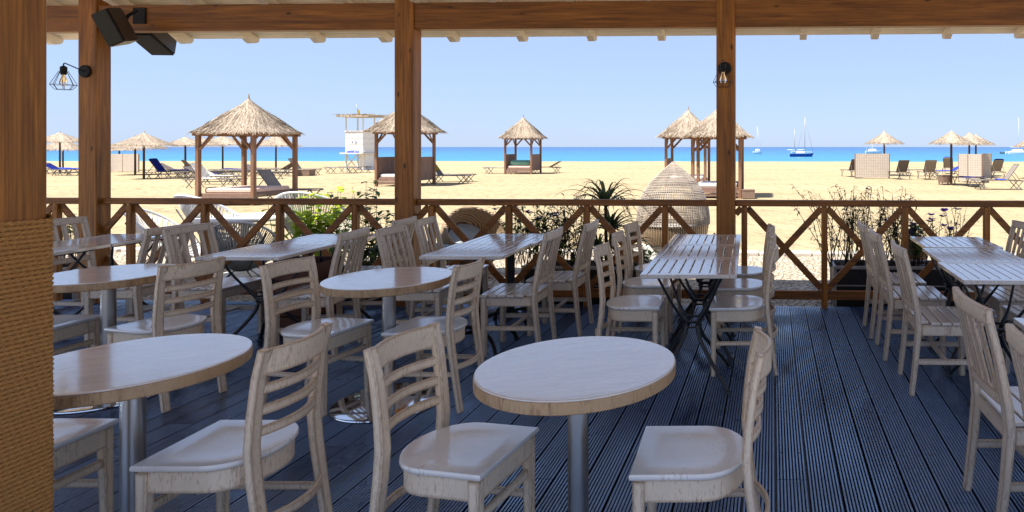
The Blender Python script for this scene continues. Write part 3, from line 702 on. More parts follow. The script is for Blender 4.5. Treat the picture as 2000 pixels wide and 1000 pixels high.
# ------------------------------------------------------------------ thatch protos
def lerp_tab(t, tab):
    for (a, b), (c, d) in zip(tab, tab[1:]):
        if t <= c: return b+(d-b)*(t-a)/(c-a)
    return tab[-1][1]
def sq(a, k):                       # unit outline: k = 0 circle, 1 square
    c, s = math.cos(a), math.sin(a); m = 1/max(abs(c), abs(s)); r_ = 1+(min(m, 1.33)-1)*k
    return Vector((c*r_, s*r_))
def thatch_mesh(name, tab, square, nblade, nfringe, bl, fl, seed, aspect=1.0, ragged=.0):
    rnd = random.Random(seed); mb = MB(); bm = mb.bm
    def P(a, t, off=0): v = sq(a, square*min(1, t*1.6))*t; return Vector((v.x*(1+off), v.y*(1+off), lerp_tab(t, tab)+off*.7))
    NA, lv = 40, [0, .04, .15, .3, .45, .6, .72, .82, .9, .97]
    rings = [[bm.verts.new(P(2*PI*k/NA, t)+Vector((0, 0, rnd.uniform(-.008, .008) if t > .1 else 0))) for k in range(NA)] if t > 0 else [bm.verts.new((0, 0, lerp_tab(0, tab)))] for t in lv]
    for k in range(NA): bm.faces.new((rings[0][0], rings[1][k], rings[1][(k+1) % NA]))
    for a, b in zip(rings[1:], rings[2:]):
        for k in range(NA): bm.faces.new((a[k], b[k], b[(k+1) % NA], a[(k+1) % NA]))
    und = [bm.verts.new(v.co*1.0+Vector((0, 0, -.045))) for v in rings[-1]]
    for k in range(NA): bm.faces.new((rings[-1][k], und[k], und[(k+1) % NA], rings[-1][(k+1) % NA]))
    cc = bm.verts.new((0, 0, lerp_tab(0, tab)*.75))
    for k in range(NA): bm.faces.new((und[(k+1) % NA], und[k], cc))
    def blade(a, t, L, wd, lift, drop):
        p = P(a, t, rnd.uniform(.0, .012)); q = P(a+rnd.uniform(-.10, .10), min(t+L, 1.0), lift)
        if t+L > 1:
            o = P(a, 1.0); out = Vector((o.x, o.y, 0)).normalized(); ex = t+L-1; q = P(a+rnd.uniform(-.05, .05), 1.0, lift)+out*ex*.75+Vector((0, 0, -drop*ex))
        d = q-p; sd = d.cross(Vector((0, 0, 1)));
        if sd.length < 1e-5: return
        sd.normalize(); sd *= wd; up = d.cross(sd).normalized()*wd*.5
        bm.faces.new([bm.verts.new(v) for v in (p-sd, p+sd, q+sd*.5+up, q-sd*.5+up)])
    for _ in range(nblade):
        t = math.sqrt(rnd.random())*.94; blade(rnd.uniform(0, 2*PI), t, rnd.uniform(.5, 1.1)*bl, rnd.uniform(.004, .010), rnd.uniform(.006, .022), .6)
    for _ in range(nfringe):
        blade(rnd.uniform(0, 2*PI), rnd.uniform(.86, .97), rnd.uniform(.5, 1.2)*fl, rnd.uniform(.004, .010), rnd.uniform(-.005, .014), rnd.uniform(.5, 1.1))
    mb.tube([(0, 0, lerp_tab(0, tab)-.06), (.004, 0, lerp_tab(0, tab)+.02), (.012, 0, lerp_tab(0, tab)+.10)], .02, 6, scale=[1.5, 1.1, .35])
    me = mb.mesh(name, 60); me.materials.append(M['thatch']); return me
hut_thatch = thatch_mesh('thatched_roof', [(0, 1), (.05, .92), (.5, .50), (.72, .25), (.9, .075), (1, .02)], 1.0, 3400, 900, .17, .13, 3)
umb_thatch = thatch_mesh('straw_canopy', [(0, 1), (.08, .88), (.5, .44), (.8, .16), (1, .02)], 0.0, 1500, 620, .3, .26, 5)
# ------------------------------------------------------------------ huts
def hut(label, u, Z, s, e, eave, peak, rot=0, bed='pink', panels=(), ph=.95, steps=False):
    x, y, z = G(u, Z=Z); z = sandz(x, y); t = thing('thatched_hut', label, 'hut', (x, y, z), rot, 'thatched daybed huts on the sand')
    link('thatched_roof', hut_thatch, None, t, (0, 0, eave), 0, (e, e, peak-eave))
    h = s/2; pr = .055
    for sx_ in (-1, 1):
        for sy_ in (-1, 1):
            mb = MB(); mb.bar((sx_*h, sy_*h, -.12), (sx_*h, sy_*h, eave+.02), .11, .11, (0, 1, 0), .012); obj('post', mb, M['hut_wood'], t)
            for ax in (0, 1):
                d = Vector((-sx_, 0, 0)) if ax == 0 else Vector((0, -sy_, 0)); p = Vector((sx_*h, sy_*h, 0))
                mb = MB(); mb.bar(p+d*.05+Vector((0, 0, eave-.46)), p+d*.42+Vector((0, 0, eave-.06)), .06, .06, (1, 1, 0)); obj('brace', mb, M['hut_wood'], t)
    mb = MB()
    for s2 in (-1, 1): mb.box((0, s2*h, eave-.03), (s+.3, .08, .10)); mb.box((s2*h, 0, eave-.035), (.08, s-.09, .10))
    obj('ring_beam', mb, M['hut_wood'], t)
    mb = MB(); mb.box((0, 0, .30), (s-.13, s-.02, .12), None, .01)
    for k in range(2): mb.box((0, -h+.0-.02*k, .12+.11*k), (s-.13, .03, .09))
    obj('bed_base', mb, M['hut_plank'], t)
    if bed:
        mb = MB(); mb.box((0, 0, .43), (s-.2, s-.15, .13), None, .03); obj('mattress', mb, M['cushion_'+bed], t)
    for side in panels:
        mb = MB(); n = 7
        for k in range(n): mb.box((side*(h-.02), -h+.10+(s-.2)*(k+.5)/n, .36+ph/2-.15), (.03, (s-.2)/n-.012, ph), None, .004)
        obj('side_panel', mb, M['hut_plank'], t)
    return t
hut('large thatched hut nearest the deck on the left, a pinkish mattress inside', 485.5, 19.2, 1.6, 1.0, 2.06, 3.12, 0, 'pink')
hut('thatched hut half hidden behind the middle timber post', 793, 28.0, 1.6, 1.22, 2.26, 3.55, 0, 'white', (-1, 1), 1.0)
hut('farthest thatched hut standing alone, green bolster and low wooden sides', 1022, 40.5, 1.6, 1.16, 2.2, 3.55, 0, 'pink', (-1, 1), 1.0)
hut('thatched hut behind the right-hand post, the nearer of that pair', 1403, 21.8, 1.52, 1.10, 2.0, 2.98, 0, 'white', (1,), .8)
hut('thatched hut just left of the right-hand post, the farther of that pair', 1344, 27.5, 1.6, 1.15, 2.1, 3.28, 0, 'white', (-1,), 1.0)
x, y, z = G(1020, Z=40.3); mb = MB(); mb.tube([(-.62, 0, 0), (-.5, 0, 0), (.5, 0, 0), (.62, 0, 0)], .17, 12, scale=[.7, 1, 1, .7])
tag(obj('bolster', mb, M['cushion_teal'], None, (x, y-.25, sandz(x, y)+.68)), 'long green bolster on the mattress of the farthest thatched hut', 'bolster')
# ------------------------------------------------------------------ straw umbrellas
ub = None; UG = 'straw umbrellas on the beach'
for u, Z, hw, vb, vp, lab in (
    (117, 42, 42, 277, 258, 'straw umbrella at the far left, seen between the rope post and lantern post'), (123, 50, 44, 292, 272, 'lower straw umbrella behind the one at the far left'),
    (281, 34, 46, 283, 258, 'straw umbrella right of the lantern post, with a blue-towelled lounger beneath'), (264, 39, 46, 289, 266, 'straw umbrella behind and left of the one over the blue-towelled lounger'), (233, 46, 36, 293, 280, 'small low straw umbrella over the woven screen at the left'),
    (362, 39, 36, 283, 267, 'straw umbrella on a bare pole left of the large near hut'), (391, 42, 38, 284, 267, 'straw umbrella directly behind the left post of the large near hut'), (435, 44, 46, 282, 265, 'straw umbrella seen through the left half of the large near hut'), (539, 42, 38, 284, 263, 'straw umbrella seen through the right half of the large near hut'),
    (1727, 38, 35, 279, 256, 'straw umbrella behind the single woven screen on the right'), (1858, 28, 40, 279, 255, 'straw umbrella with a small box table at the foot of its pole'), (1893, 33, 34, 280, 258, 'straw umbrella rising behind the folding woven screen'), (1906, 37, 34, 281, 262, 'straw umbrella farthest back over the folding woven screen'), (2012, 34, 30, 286, 266, 'straw umbrella cut off by the right picture edge')):
    x, y, _ = G(u, Z=Z); z = sandz(x, y); k = Z/F; hb = CAMH-(vb-PY)*k-z; hp = CAMH-(vp-PY)*k-z; rad = hw*k
    t = thing('straw_umbrella', lab, 'umbrella', (x, y, z), random.uniform(0, 6), UG)
    link('canopy', umb_thatch, None, t, (0, 0, hb), 0, (rad, rad, hp-hb))
    if ub is None: mb = MB(); mb.lathe([(.055, -.2), (.05, .5), (.045, 1.0)], 10); ub = mb.mesh('pole'); ub.materials.append(M['pole_wood'])
    link('pole', ub, None, t, (0, 0, 0), 0, (1, 1, hb+(hp-hb)*.75))
# ------------------------------------------------------------------ loungers
def make_lounger(label, ang, sl):
    t = thing('sun_lounger', label, 'sun lounger', (0, 0, 0), 0, 'sun loungers on the beach'); a = R(ang); hx, hz = -.22, .36; bx, bz = hx-.74*math.cos(a), hz+.74*math.sin(a)
    mb = MB()
    for s in (-1, 1):
        mb.tube([(1.0, s*.29, .33), (.98, s*.29, .36), (hx, s*.29, hz), (-.88, s*.29, .33)], .017, 6); mb.tube([(hx, s*.27, hz), (bx, s*.27, bz)], .016, 6)
        mb.tube([(.92, s*.29, .345), (.62, s*.29, 0)], .016, 6); mb.tube([(.55, s*.29, .35), (.86, s*.29, 0)], .016, 6)
        mb.tube([(-.80, s*.29, .335), (-.52, s*.29, 0)], .016, 6); mb.tube([(-.46, s*.29, .35), (-.76, s*.29, 0)], .016, 6)
        if ang > 20: mb.tube([(hx-.4*math.cos(a), s*.26, hz+.4*math.sin(a)), (-.72, s*.26, .34)], .012, 6)
    for x in (1.0, -.88): mb.tube([(x, -.29, .335), (x, .29, .335)], .016, 6)
    mb.tube([(bx, -.27, bz), (bx, .27, bz)], .016, 6)
    obj('frame', mb, M['lounger_frame'], t)
    mb = MB(); mb.sweep([(.96, 0, .362), (.4, 0, .345), (hx, 0, .362)], [(-.27, -.006), (.27, -.006), (.27, .006), (-.27, .006)], (0, 0, 1), smooth=False); obj('seat', mb, M[sl], t)
    mb = MB(); mb.sweep([(hx-.01, 0, hz+.01), (bx, 0, bz)], [(-.255, -.006), (.255, -.006), (.255, .006), (-.255, .006)], (0, 0, 1), smooth=False); obj('backrest', mb, M[sl], t)
    return t
LP = {}
def lounger(kind, label, u, Z, rot, sl='sling'):
    x, y, _ = G(u, Z=Z); z = sandz(x, y)+.005; key = (kind, sl)
    if key not in LP: LP[key] = make_lounger(label, {'up': 55, 'mid': 30, 'flat': 3}[kind], sl); o = LP[key]; o.location = (x, y, z); o.rotation_euler = (0, 0, R(rot))
    else: o = dup(LP[key], label, (x, y, z), R(rot), 'sun loungers on the beach')
    return o, kind
def towel(lo, label, mat, span=(-.7, .9), wd=.27):
    o, kind = lo; a = R({'up': 55, 'mid': 30, 'flat': 3}[kind]); hx, hz = -.22, .385; P = []; rnd = random.Random(label)
    n = 16; yy = 7; mb = MB(); bm = mb.bm; rows = []
    for i in range(n+1):
        d = span[0]+(span[1]-span[0])*i/n; row = []
        for j in range(yy):
            q = -wd+2*wd*j/(yy-1); wv = .012*noise.noise((d*7, q*9, len(label)))
            if d < 0: p = (hx+d*math.cos(a)+.02*math.sin(a)+wv, q, hz-d*math.sin(a)+.02*math.cos(a)+wv)
            else: p = (hx+d, q, hz+.012+wv)
            row.append(bm.verts.new((p[0], p[1], p[2]-(.05 if j in (0, yy-1) else 0))))
        rows.append(row)
    for i in range(n):
        for j in range(yy-1): bm.faces.new((rows[i][j], rows[i+1][j], rows[i+1][j+1], rows[i][j+1])).smooth = True
    bmesh.ops.solidify(bm, geom=list(bm.faces), thickness=.014)
    tag(obj('towel', mb, M[mat], None, o.location, o.rotation_euler[2], sharp=60), label, 'towel', 'beach towels')
L = lounger('up', 'sun lounger in side view near the right edge, backrest raised to the right', 1952, 25.6, 178)
towel(L, 'crumpled blue towel on the seat of the lounger near the right edge', 'towel_bright', (.02, .34))
L = lounger('flat', 'flat sun lounger end-on in front of the folding woven screen', 1893, 27.5, 100, 'sling_dark'); towel(L, 'dark blue towel over the flat lounger in front of the folding screen', 'towel_blue', (-.7, .8), .28)
L = lounger('mid', 'sun lounger in side view left of the folding screen, under a bright blue towel', 1852, 35, 185); towel(L, 'bright blue towel along the lounger left of the folding screen', 'towel_bright', (-.65, 1.0))
lounger('up', 'grey sun lounger with its tall back towards us, between the two woven screens', 1812, 33, 92)
lounger('up', 'dark sun lounger with its back towards us just right of the single screen', 1757, 33.5, 100, 'sling_dark')
L = lounger('up', 'sun lounger behind the umbrella pole with a bright blue cover over its back', 1853, 40, 70); towel(L, 'bright blue towel hanging over the upright back of a lounger by the umbrella pole', 'towel_bright', (-.78, .3), .28)
lounger('up', 'sun lounger mostly hidden behind the left edge of the single woven screen', 1664, 36, 105, 'sling_dark')
L = lounger('up', 'sun lounger against the right end of the folding screen', 1941, 35.5, 95); towel(L, 'navy towel hanging over the lounger at the right end of the folding screen', 'towel_blue', (-.80, .2), .28)
lounger('flat', 'flat sun lounger lying far behind between the two screens', 1788, 37, 10, 'sling_dark')
L = lounger('up', 'sun lounger with a navy towel under the umbrella right of the lantern post', 326, 34, 8, 'sling_dark'); towel(L, 'navy towel over the raised back of the lounger right of the lantern post', 'towel_blue', (-.80, .25), .29)
L = lounger('mid', 'sun lounger just behind the navy-towelled one right of the lantern post', 345, 36.5, 12, 'sling_dark'); towel(L, 'dark blue towel on the lounger behind the navy-towelled one', 'towel_blue', (0, .8))
L = lounger('up', 'sun lounger at the left post of the large near hut', 388, 34, 60, 'sling_dark'); towel(L, 'blue towel on the lounger by the left post of the large near hut', 'towel_blue', (-.7, .4))
L = lounger('mid', 'sun lounger with a pale towel, seen through the large near hut', 425, 29, 6); towel(L, 'pale towel spread on the lounger seen through the large near hut', 'towel_white', (-.7, 1.0))
lounger('flat', 'flat dark sun lounger behind the pale-towelled one, through the near hut', 448, 36, 2, 'sling_dark'); L = lounger('flat', 'dark sun lounger seen between the two middle posts of the near hut', 470, 38, 8, 'sling_dark'); towel(L, 'dark blue towel on the lounger between the middle posts of the near hut', 'towel_blue', (-.6, .8))
L = lounger('mid', 'sun lounger seen right of the middle posts of the near hut', 512, 34, 4, 'sling_dark'); towel(L, 'white towel on the lounger right of the middle posts of the near hut', 'towel_white', (-.1, .8))
lounger('flat', 'flat sun lounger far behind the near hut on its right', 528, 40, 2)
L = lounger('mid', 'sun lounger left of the large near hut, half behind its left post', 405, 31.5, 20, 'sling_dark'); towel(L, 'rumpled navy towel left of the large near hut', 'towel_blue', (-.3, .7))
L = lounger('up', 'sun lounger with raised back just inside the left post of the near hut', 412, 26.5, 2); towel(L, 'white towel over the raised back inside the left post of the near hut', 'towel_white', (-.75, .6))
lounger('mid', 'dark sun lounger low behind the right half of the large near hut', 548, 37, 176, 'sling_dark')
L = lounger('flat', 'flat sun lounger between the lantern-post umbrella and the near hut', 362, 35.5, 5, 'sling_dark'); towel(L, 'navy towel trailing off the lounger between the umbrella and near hut', 'towel_blue', (-.2, .95))
lounger('up', 'empty dark sun lounger right of the large near hut beside a box', 590, 38.5, 2, 'sling_dark')
lounger('flat', 'flat empty sun lounger in front of the lifeguard tower', 666, 41, 4); lounger('flat', 'second flat sun lounger in front of the lifeguard tower, nearer the hut', 695, 42, 176)
L = lounger('up', 'sun lounger right of the hut behind the middle post', 872, 29.5, 6, 'sling_dark'); towel(L, 'mustard yellow towel over a raised lounger back', 'towel_yellow', (-.80, -.25), .28)
lounger('flat', 'dark flat sun lounger alongside the yellow-towelled one', 884, 31, 8, 'sling_dark')
lounger('flat', 'empty sun lounger left of the farthest hut', 975, 40.5, 2, 'sling_dark'); lounger('mid', 'sun lounger right of the farthest hut, head raised to the right', 1068, 42, 180)
lounger('up', 'nearest sun lounger on the sand, beside the right post of the large near hut', 556, 20.3, 4)
for i, (u, Z, r_, m_, a_, b_) in enumerate(((118, 37.5, 4, 'towel_blue', 'sun lounger at the far left beneath two umbrellas, dark towel along it', 'long dark blue towel on the far left lounger'), (150, 38.5, 10, 'towel_bright', 'sun lounger partly behind the lantern post at the far left', 'bright blue towel partly behind the lantern post'), (98, 40, -6, 'towel_white', 'sun lounger partly behind the rope post at the far left', 'white towel on the lounger behind the rope post'))):
    L = lounger(('mid', 'flat', 'flat')[i], a_, u, Z, r_, 'sling_dark'); towel(L, b_, m_, (-.6, .9))
def boxtable(label, u, Z, w, h, legs):
    x, y, _ = G(u, Z=Z); z = sandz(x, y); t = thing('side_table', label, 'side table', (x, y, z), R(8))
    mb = MB(); mb.box((0, 0, h-.015), (w+.02, w*.9+.02, .03), None, .006); obj('tabletop', mb, M['box_brown'], t)
    mb = MB(); mb.box((0, 0, h/2+legs/2-.015), (w, w*.9, h-legs-.03), None, .006); obj('body', mb, M['box_brown'], t)
    for sx_ in (-1, 1):
        for sy_ in (-1, 1): mb = MB(); mb.box((sx_*(w/2-.03), sy_*(w*.45-.03), legs/2-.03), (.04, .04, legs+.06)); obj('leg', mb, M['box_brown'], t)
boxtable('brown box table at the foot of the umbrella pole on the right', 1846, 28.2, .46, .42, .1)
boxtable('low brown box table beside the empty lounger right of the large near hut', 597, 37.5, .72, .36, .02)
boxtable('brown box table on the sand just right of the right-hand post', 1461, 21.0, .40, .30, .02)
# ------------------------------------------------------------------ woven screens
def screen(label, pts, h, z=None):
    x0, y0 = pts[0]; z = sandz(x0, y0); t = thing('woven_screen', label, 'windbreak', (x0, y0, z), 0, 'woven windbreak screens')
    P = [Vector((a-x0, b-y0, 0)) for a, b in pts]
    for a, b in zip(P, P[1:]):
        d = (b-a); L_ = d.length; n = Vector((d.y, -d.x, 0)).normalized()*.02; mb = MB(); bm = mb.bm; uv = bm.loops.layers.uv.new('UVMap')
        v = [bm.verts.new(q+n*s+Vector((0, 0, zz))) for s in (1, -1) for q, zz in ((a, .05), (b, .05), (b, h), (a, h))]
        for f, uvs in (((0, 1, 2, 3), ((0, 0), (L_, 0), (L_, h), (0, h))), ((5, 4, 7, 6), ((L_, 0), (0, 0), (0, h), (L_, h))), ((3, 2, 6, 7), ((0, 0), (L_, 0), (L_, .04), (0, .04))), ((1, 5, 6, 2), ((0, 0), (.04, 0), (.04, h), (0, h))), ((4, 0, 3, 7), ((0, 0), (.04, 0), (.04, h), (0, h)))):
            fc = bm.faces.new([v[i] for i in f])
            for lp, q in zip(fc.loops, uvs): lp[uv].uv = q
        obj('panel', mb, M['woven_panel'], t)
    for p in P: mb = MB(); mb.box((p.x, p.y, h/2-.05), (.055, .055, h+.12), None, .008); obj('post', mb, M['box_brown'], t)
def gp(u, Z): return G(u, Z=Z)[:2]
screen('single woven screen on the right with a slanting shadow across its left side', [gp(1671, 35.4), gp(1670, 34.3), gp(1737, 34.3)], 1.30)
screen('folding woven screen of zigzag panels near the right edge', [gp(1873, 31.0), gp(1891, 30.4), gp(1918, 29.9), gp(1918, 33.3), gp(1936, 33.6)], 1.32)
screen('weathered woven screen on the left, right of the lantern post', [gp(214, 43.5), gp(240, 43.0), gp(271, 42.6)], 1.2)
# ------------------------------------------------------------------ lifeguard tower
x, y, _ = G(704, Z=47.5); z = sandz(x, y); lt = thing('lifeguard_tower', 'white lifeguard tower on stilts with a thatched flat roof and a small flag', 'tower', (x, y, z), R(-4))
mb = MB(); mb.box((0, 0, 2.0), (1.36, 1.3, 1.5), None, .02); obj('cabin', mb, M['white_paint'], lt)
mb = MB()
for k in range(3): mb.box((0, -.655-.004*0, 1.45+.42*k), (1.30, .02, .03)); mb.box((.684, 0, 1.45+.42*k), (.015, 1.2, .03))
mb.box((0, -.1, 1.2), (1.75, 1.75, .09)); mb.box((0, 0, 2.78), (1.46, 1.4, .06)); obj('ledges', mb, M['tower_trim'], lt)
for sx_ in (-1, 1):
    for sy_ in (-1, 1): mb = MB(); mb.box((sx_*.66, sy_*.6, 3.28), (.07, .07, .96)); obj('post', mb, M['white_paint'], lt); mb = MB(); mb.box((sx_*.66, sy_*.6, .52), (.10, .10, 1.3)); obj('leg', mb, M['white_paint'], lt)
mb = MB(); mb.bar((-.66, -.62, .15), (.2, -.62, 1.12), .05, .05, (0, 1, 0)); mb.bar((.2, -.64, .15), (-.66, -.64, 1.12), .05, .05, (0, 1, 0)); obj('brace', mb, M['tower_trim'], lt)
mb = MB(); mb.box((.48, .0, .55), (.48, .9, 1.2), None, .01); obj('store_cupboard', mb, M['white_paint'], lt)
mb = MB(); mb.bar((.76, -.75, 1.2), (.76, -.75, .0), .0, .0) if False else mb.box((-.15, -.80, 1.30), (.55, .05, .12)); mb.box((.35, -.80, 1.30), (.3, .05, .10)); obj('rescue_gear', mb, M['towel_bright'], lt)
mb = MB()
rnd = random.Random(4)
mb.box((.1, 0, 3.86), (2.5, 2.0, .12))
for _ in range(700):
    a, b = rnd.uniform(-1.25, 1.45), rnd.uniform(-1.05, 1.05); an = rnd.uniform(0, 6.28); l_ = rnd.uniform(.15, .3); zz = 3.93+rnd.uniform(-.02, .09)
    mb.bar((a, b, zz), (a+l_*math.cos(an), b+l_*math.sin(an), zz-rnd.uniform(-.02, .1)), .02, .012)
obj('thatched_roof', mb, M['thatch'], lt)
mb = MB(); mb.tube([(-.15, 0, 3.9), (-.32, 0, 4.75)], .02, 6); fp = obj('flagpole', mb, M['mast'], lt)
mb = MB(); mb.face([(-.17, -.02, 4.0), (-.29, .0, 4.5), (-.06, .05, 4.22)]); mb.face([(-.06, .05, 4.22), (-.17, -.02, 4.0), (-.10, .03, 3.98)]); bmesh.ops.solidify(mb.bm, geom=list(mb.bm.faces), thickness=.01); obj('flag', mb, M['flag_yellow'], fp)
mb = MB()
mb.tube([(-.16, -.668, 1.88), (-.16, -.668, 2.02), (-.08, -.668, 2.05)], .016, 5, (0, 1, 0)); mb.tube([(.20, -.668, 2.05), (.12, -.668, 2.05), (.10, -.668, 2.0), (.18, -.668, 1.95), (.17, -.668, 1.9), (.08, -.668, 1.89)], .016, 5, (0, 1, 0)); obj('painted_letters', mb, M['mark_blue'], lt)
# ------------------------------------------------------------------ boats
def hull(mb, L, B, H, sheer=.25, x0=0, y0=0, z0=-.3):
    st = []
    for i in range(13):
        q = -1+2*i/12; w_ = B/2*max(.02, (1-max(0, q)**2.4)*(.82+.18*(1+q) if q < 0 else 1)); top = H*(1+sheer*q*q*(1 if q > 0 else .5)); bx = q*L/2
        st.append([(bx+(.08*L*max(0, q)**3)*k, y0+w_*y_, z0+(top-z0)*k) for y_, k in ((-1, 1), (-.92, .55), (-.55, .12), (0, 0), (.55, .12), (.92, .55), (1, 1))])
    V = [[mb.bm.verts.new((p[0]+x0, p[1], p[2])) for p in s] for s in st]
    for a, b in zip(V, V[1:]):
        for k in range(6): mb.bm.faces.new((a[k], b[k], b[k+1], a[k+1])).smooth = True
        mb.bm.faces.new((a[6], b[6], b[0], a[0]))
    mb.bm.faces.new(V[0]); mb.bm.faces.new(V[-1][::-1]); return mb
def boatat(name, label, cat, u, v):
    x, y, _ = G(u, v, h=-2.5); return thing(name, label, cat, (x, y, -2.5), R(4), 'boats at anchor'), F*(CAMH+2.5)/(v-PY)/F
b, k = boatat('sailing_yacht', 'blue-hulled two-masted sailing yacht at anchor with bare masts', 'boat', 1564, 306)
obj('hull', hull(MB(), 43*k, 2.7, 1.15), M['hull_blue'], b)
mb = MB(); hull(mb, 43.4*k, 2.74, .35, .25, 0, 0, 0); 
for v in mb.bm.verts: v.co.z += 1.02+.28*max(0, v.co.x/4)**2*.3
obj('deck_band', mb, M['hull_white'], b)
mb = MB(); mb.box((-.2, 0, 1.85), (3.4, 1.5, .7), None, .15); mb.box((-3.2, 0, 2.3), (1.6, 1.6, .12), None, .04); mb.box((-3.9, 0, 1.9), (.06, 1.4, .8)); obj('cabin', mb, M['hull_white'], b)
for xm, tv in ((8*k, 228), (-12*k, 252)):
    zt = 4.03+(PY-tv)*k+.0; mb = MB(); mb.tube([(xm, 0, 1.2), (xm, 0, zt)], .12, 6); m_ = obj('mast', mb, M['mast'], b)
    mb = MB(); mb.tube([(xm, 0, 2.9), (xm-3.2, 0, 2.8)], .13, 6); obj('boom', mb, M['mast_pale'], m_)
mb = MB(); zt = 4.03+(PY-228)*k
mb.tube([(8*k, 0, zt), (24*k, 0, 1.7)], .05, 4); mb.tube([(8*k, 0, zt-1), (-5*k, 0, 4)], .04, 4); obj('rigging', mb, M['mast'], b)
mb = MB(); mb.tube([(24*k, 0, 1.5), (20*k, .7, 2.0), (10*k, 1.1, 2.0), (-10*k, 1.2, 2.0)], .04, 4); mb.tube([(24*k, 0, 1.5), (20*k, -.7, 2.0), (10*k, -1.1, 2.0), (-10*k, -1.2, 2.0)], .04, 4); obj('railing', mb, M['mast_pale'], b)
b, k = boatat('sailboat', 'small white sailboat with a thin pale mast, right of the huts', 'boat', 1479, 301)
obj('hull', hull(MB(), 18*k, 2.2, 1.5), M['hull_white'], b); mb = MB(); mb.box((.2, 0, 2.2), (2.6, 1.5, 1.0), None, .2); obj('cabin', mb, M['hull_white'], b); mb = MB(); mb.box((.2, 0, 2.3), (2.0, 1.56, .3)); obj('cabin_window', mb, M['dark_window'], b)
mb = MB(); mb.tube([(0, 0, 1.4), (0, 0, 4.03+40*k)], .05, 6); obj('mast', mb, M['mast_pale'], b); mb = MB(); mb.tube([(0, 0, 4.03+38*k), (8*k, 0, 1.7)], .05, 4); obj('rigging', mb, M['mast_pale'], b)
b, k = boatat('motor_cruiser', 'white motor cruiser half behind the straw umbrella on the right', 'boat', 1706, 300)
obj('hull', hull(MB(), 31*k, 3.0, 1.5, .35), M['hull_white'], b); mb = MB(); mb.box((-.6, 0, 2.15), (4.6, 2.0, 1.1), None, .3); mb.box((-1.0, 0, 3.3), (2.6, 1.9, .14), None, .05); obj('cabin', mb, M['hull_white'], b); mb = MB(); mb.box((-.4, 0, 2.3), (3.6, 2.05, .3)); obj('cabin_window', mb, M['dark_window'], b)
mb = MB(); mb.tube([(-.6, 0, 3.3), (-.7, 0, 5.0)], .08, 6); mb.tube([(-4.0, .6, 1.6), (-4.2, .6, 3.6)], .05, 5); obj('mast', mb, M['mast_pale'], b)
b, k = boatat('catamaran', 'white catamaran with a tall mast at the right picture edge', 'boat', 1988, 301)
mb = MB(); hull(mb, 42*k, 1.5, 1.4, .25, 0, -2.2); hull(mb, 42*k, 1.5, 1.4, .25, 0, 2.2); obj('hull', mb, M['hull_white'], b); mb = MB(); mb.box((-.3, 0, 1.5), (7.5, 4.2, .5), None, .1); mb.box((-.2, 0, 2.1), (5.0, 3.6, .9), None, .3); obj('cabin', mb, M['hull_white'], b)
mb = MB(); mb.tube([(.5, 0, 2.0), (.5, 0, 4.03+57*k)], .06, 6); obj('mast', mb, M['mast_pale'], b); mb = MB(); mb.tube([(.5, 0, 3.8), (-4.2, 0, 4.0)], .16, 6); obj('boom', mb, M['mast_pale'], b)
b, k = boatat('dinghy', 'small dark dinghy tied left of the catamaran', 'boat', 1960, 300); obj('hull', hull(MB(), 14*k, 1.5, .7, .3), M['lounger_frame'], b); mb = MB(); mb.box((-1.9, 0, .8), (.3, .3, .7), None, .05); obj('outboard_motor', mb, M['iron'], b)
# ------------------------------------------------------------------ things just beyond the railing
PZ = GZ+.015
def near(u, Z): return W((u-PX)/F*Z, Z)
def planter(label, u0, u1, Z, top, depth=.40):
    x0, y = near(u0, Z); x1, _ = near(u1, Z); t = thing('planter_box', label, 'planter', ((x0+x1)/2, y+depth/2, GZ-.01), 0, 'black planter boxes'); w_, h = x1-x0, top-GZ
    mb = MB(); mb.box((0, 0, h/2-.01), (w_-.012, depth-.012, h-.04)); obj('body', mb, M['planter_black'], t)
    mb = MB()
    for s in (-1, 1):
        mb.box((0, s*(depth/2-.012), h-.015), (w_, .03, .03), None, .004); mb.box((s*(w_/2-.012), 0, h-.0155), (.03, depth-.056, .03), None, .004)
        for q in (-1, 1): mb.box((s*(w_/2-.014), q*(depth/2-.014), h/2-.015), (.034, .034, h-.032), None, .004)
    mb.box((0, -depth/2+.004, .26), (w_-.07, .014, .012)); obj('rim', mb, M['planter_rim'], t)
    mb = MB(); n = 14
    g_ = [[mb.bm.verts.new((-w_/2+.03+(w_-.06)*i/n, -depth/2+.03+(depth-.06)*j/5, h-.032+random.uniform(-.012, .035))) for i in range(n+1)] for j in range(6)]
    for j in range(5):
        for i in range(n): mb.bm.faces.new((g_[j][i], g_[j][i+1], g_[j+1][i+1], g_[j+1][i])).smooth = True
    obj('soil', mb, M['soil'], t); return t
planter('black planter box with a grey rim behind the right-hand railing', 1628, 1868, 6.62, .335)
planter('black planter box below the spiky aloe', 1018, 1262, 6.62, .335)
planter('black planter box left of the middle post', 655, 812, 6.75, .30)
planter('black planter box at the far left by the lantern post', 60, 150, 6.75, .30)
def leaf(bm, p, d, L_, w_, droop, up=Vector((0, 0, 1)), segs=3):
    d = d.normalized(); sd = d.cross(up)
    if sd.length < 1e-3: sd = Vector((1, 0, 0))
    sd.normalize(); prev = None
    for i in range(segs+1):
        q = i/segs; c = p+d*L_*q+Vector((0, 0, -droop*L_*q*q)); ww = w_*(math.sin(PI*min(.97, .12+.85*q))) if i < segs else .0006
        cur = [bm.verts.new(c-sd*ww*.5), bm.verts.new(c+sd*ww*.5)]
        if prev: f = bm.faces.new((prev[0], prev[1], cur[1], cur[0])); f.smooth = True
        prev = cur
def blob(bm, p, r_):
    bmesh.ops.create_icosphere(bm, subdivisions=1, radius=r_, matrix=Matrix.Translation(p))
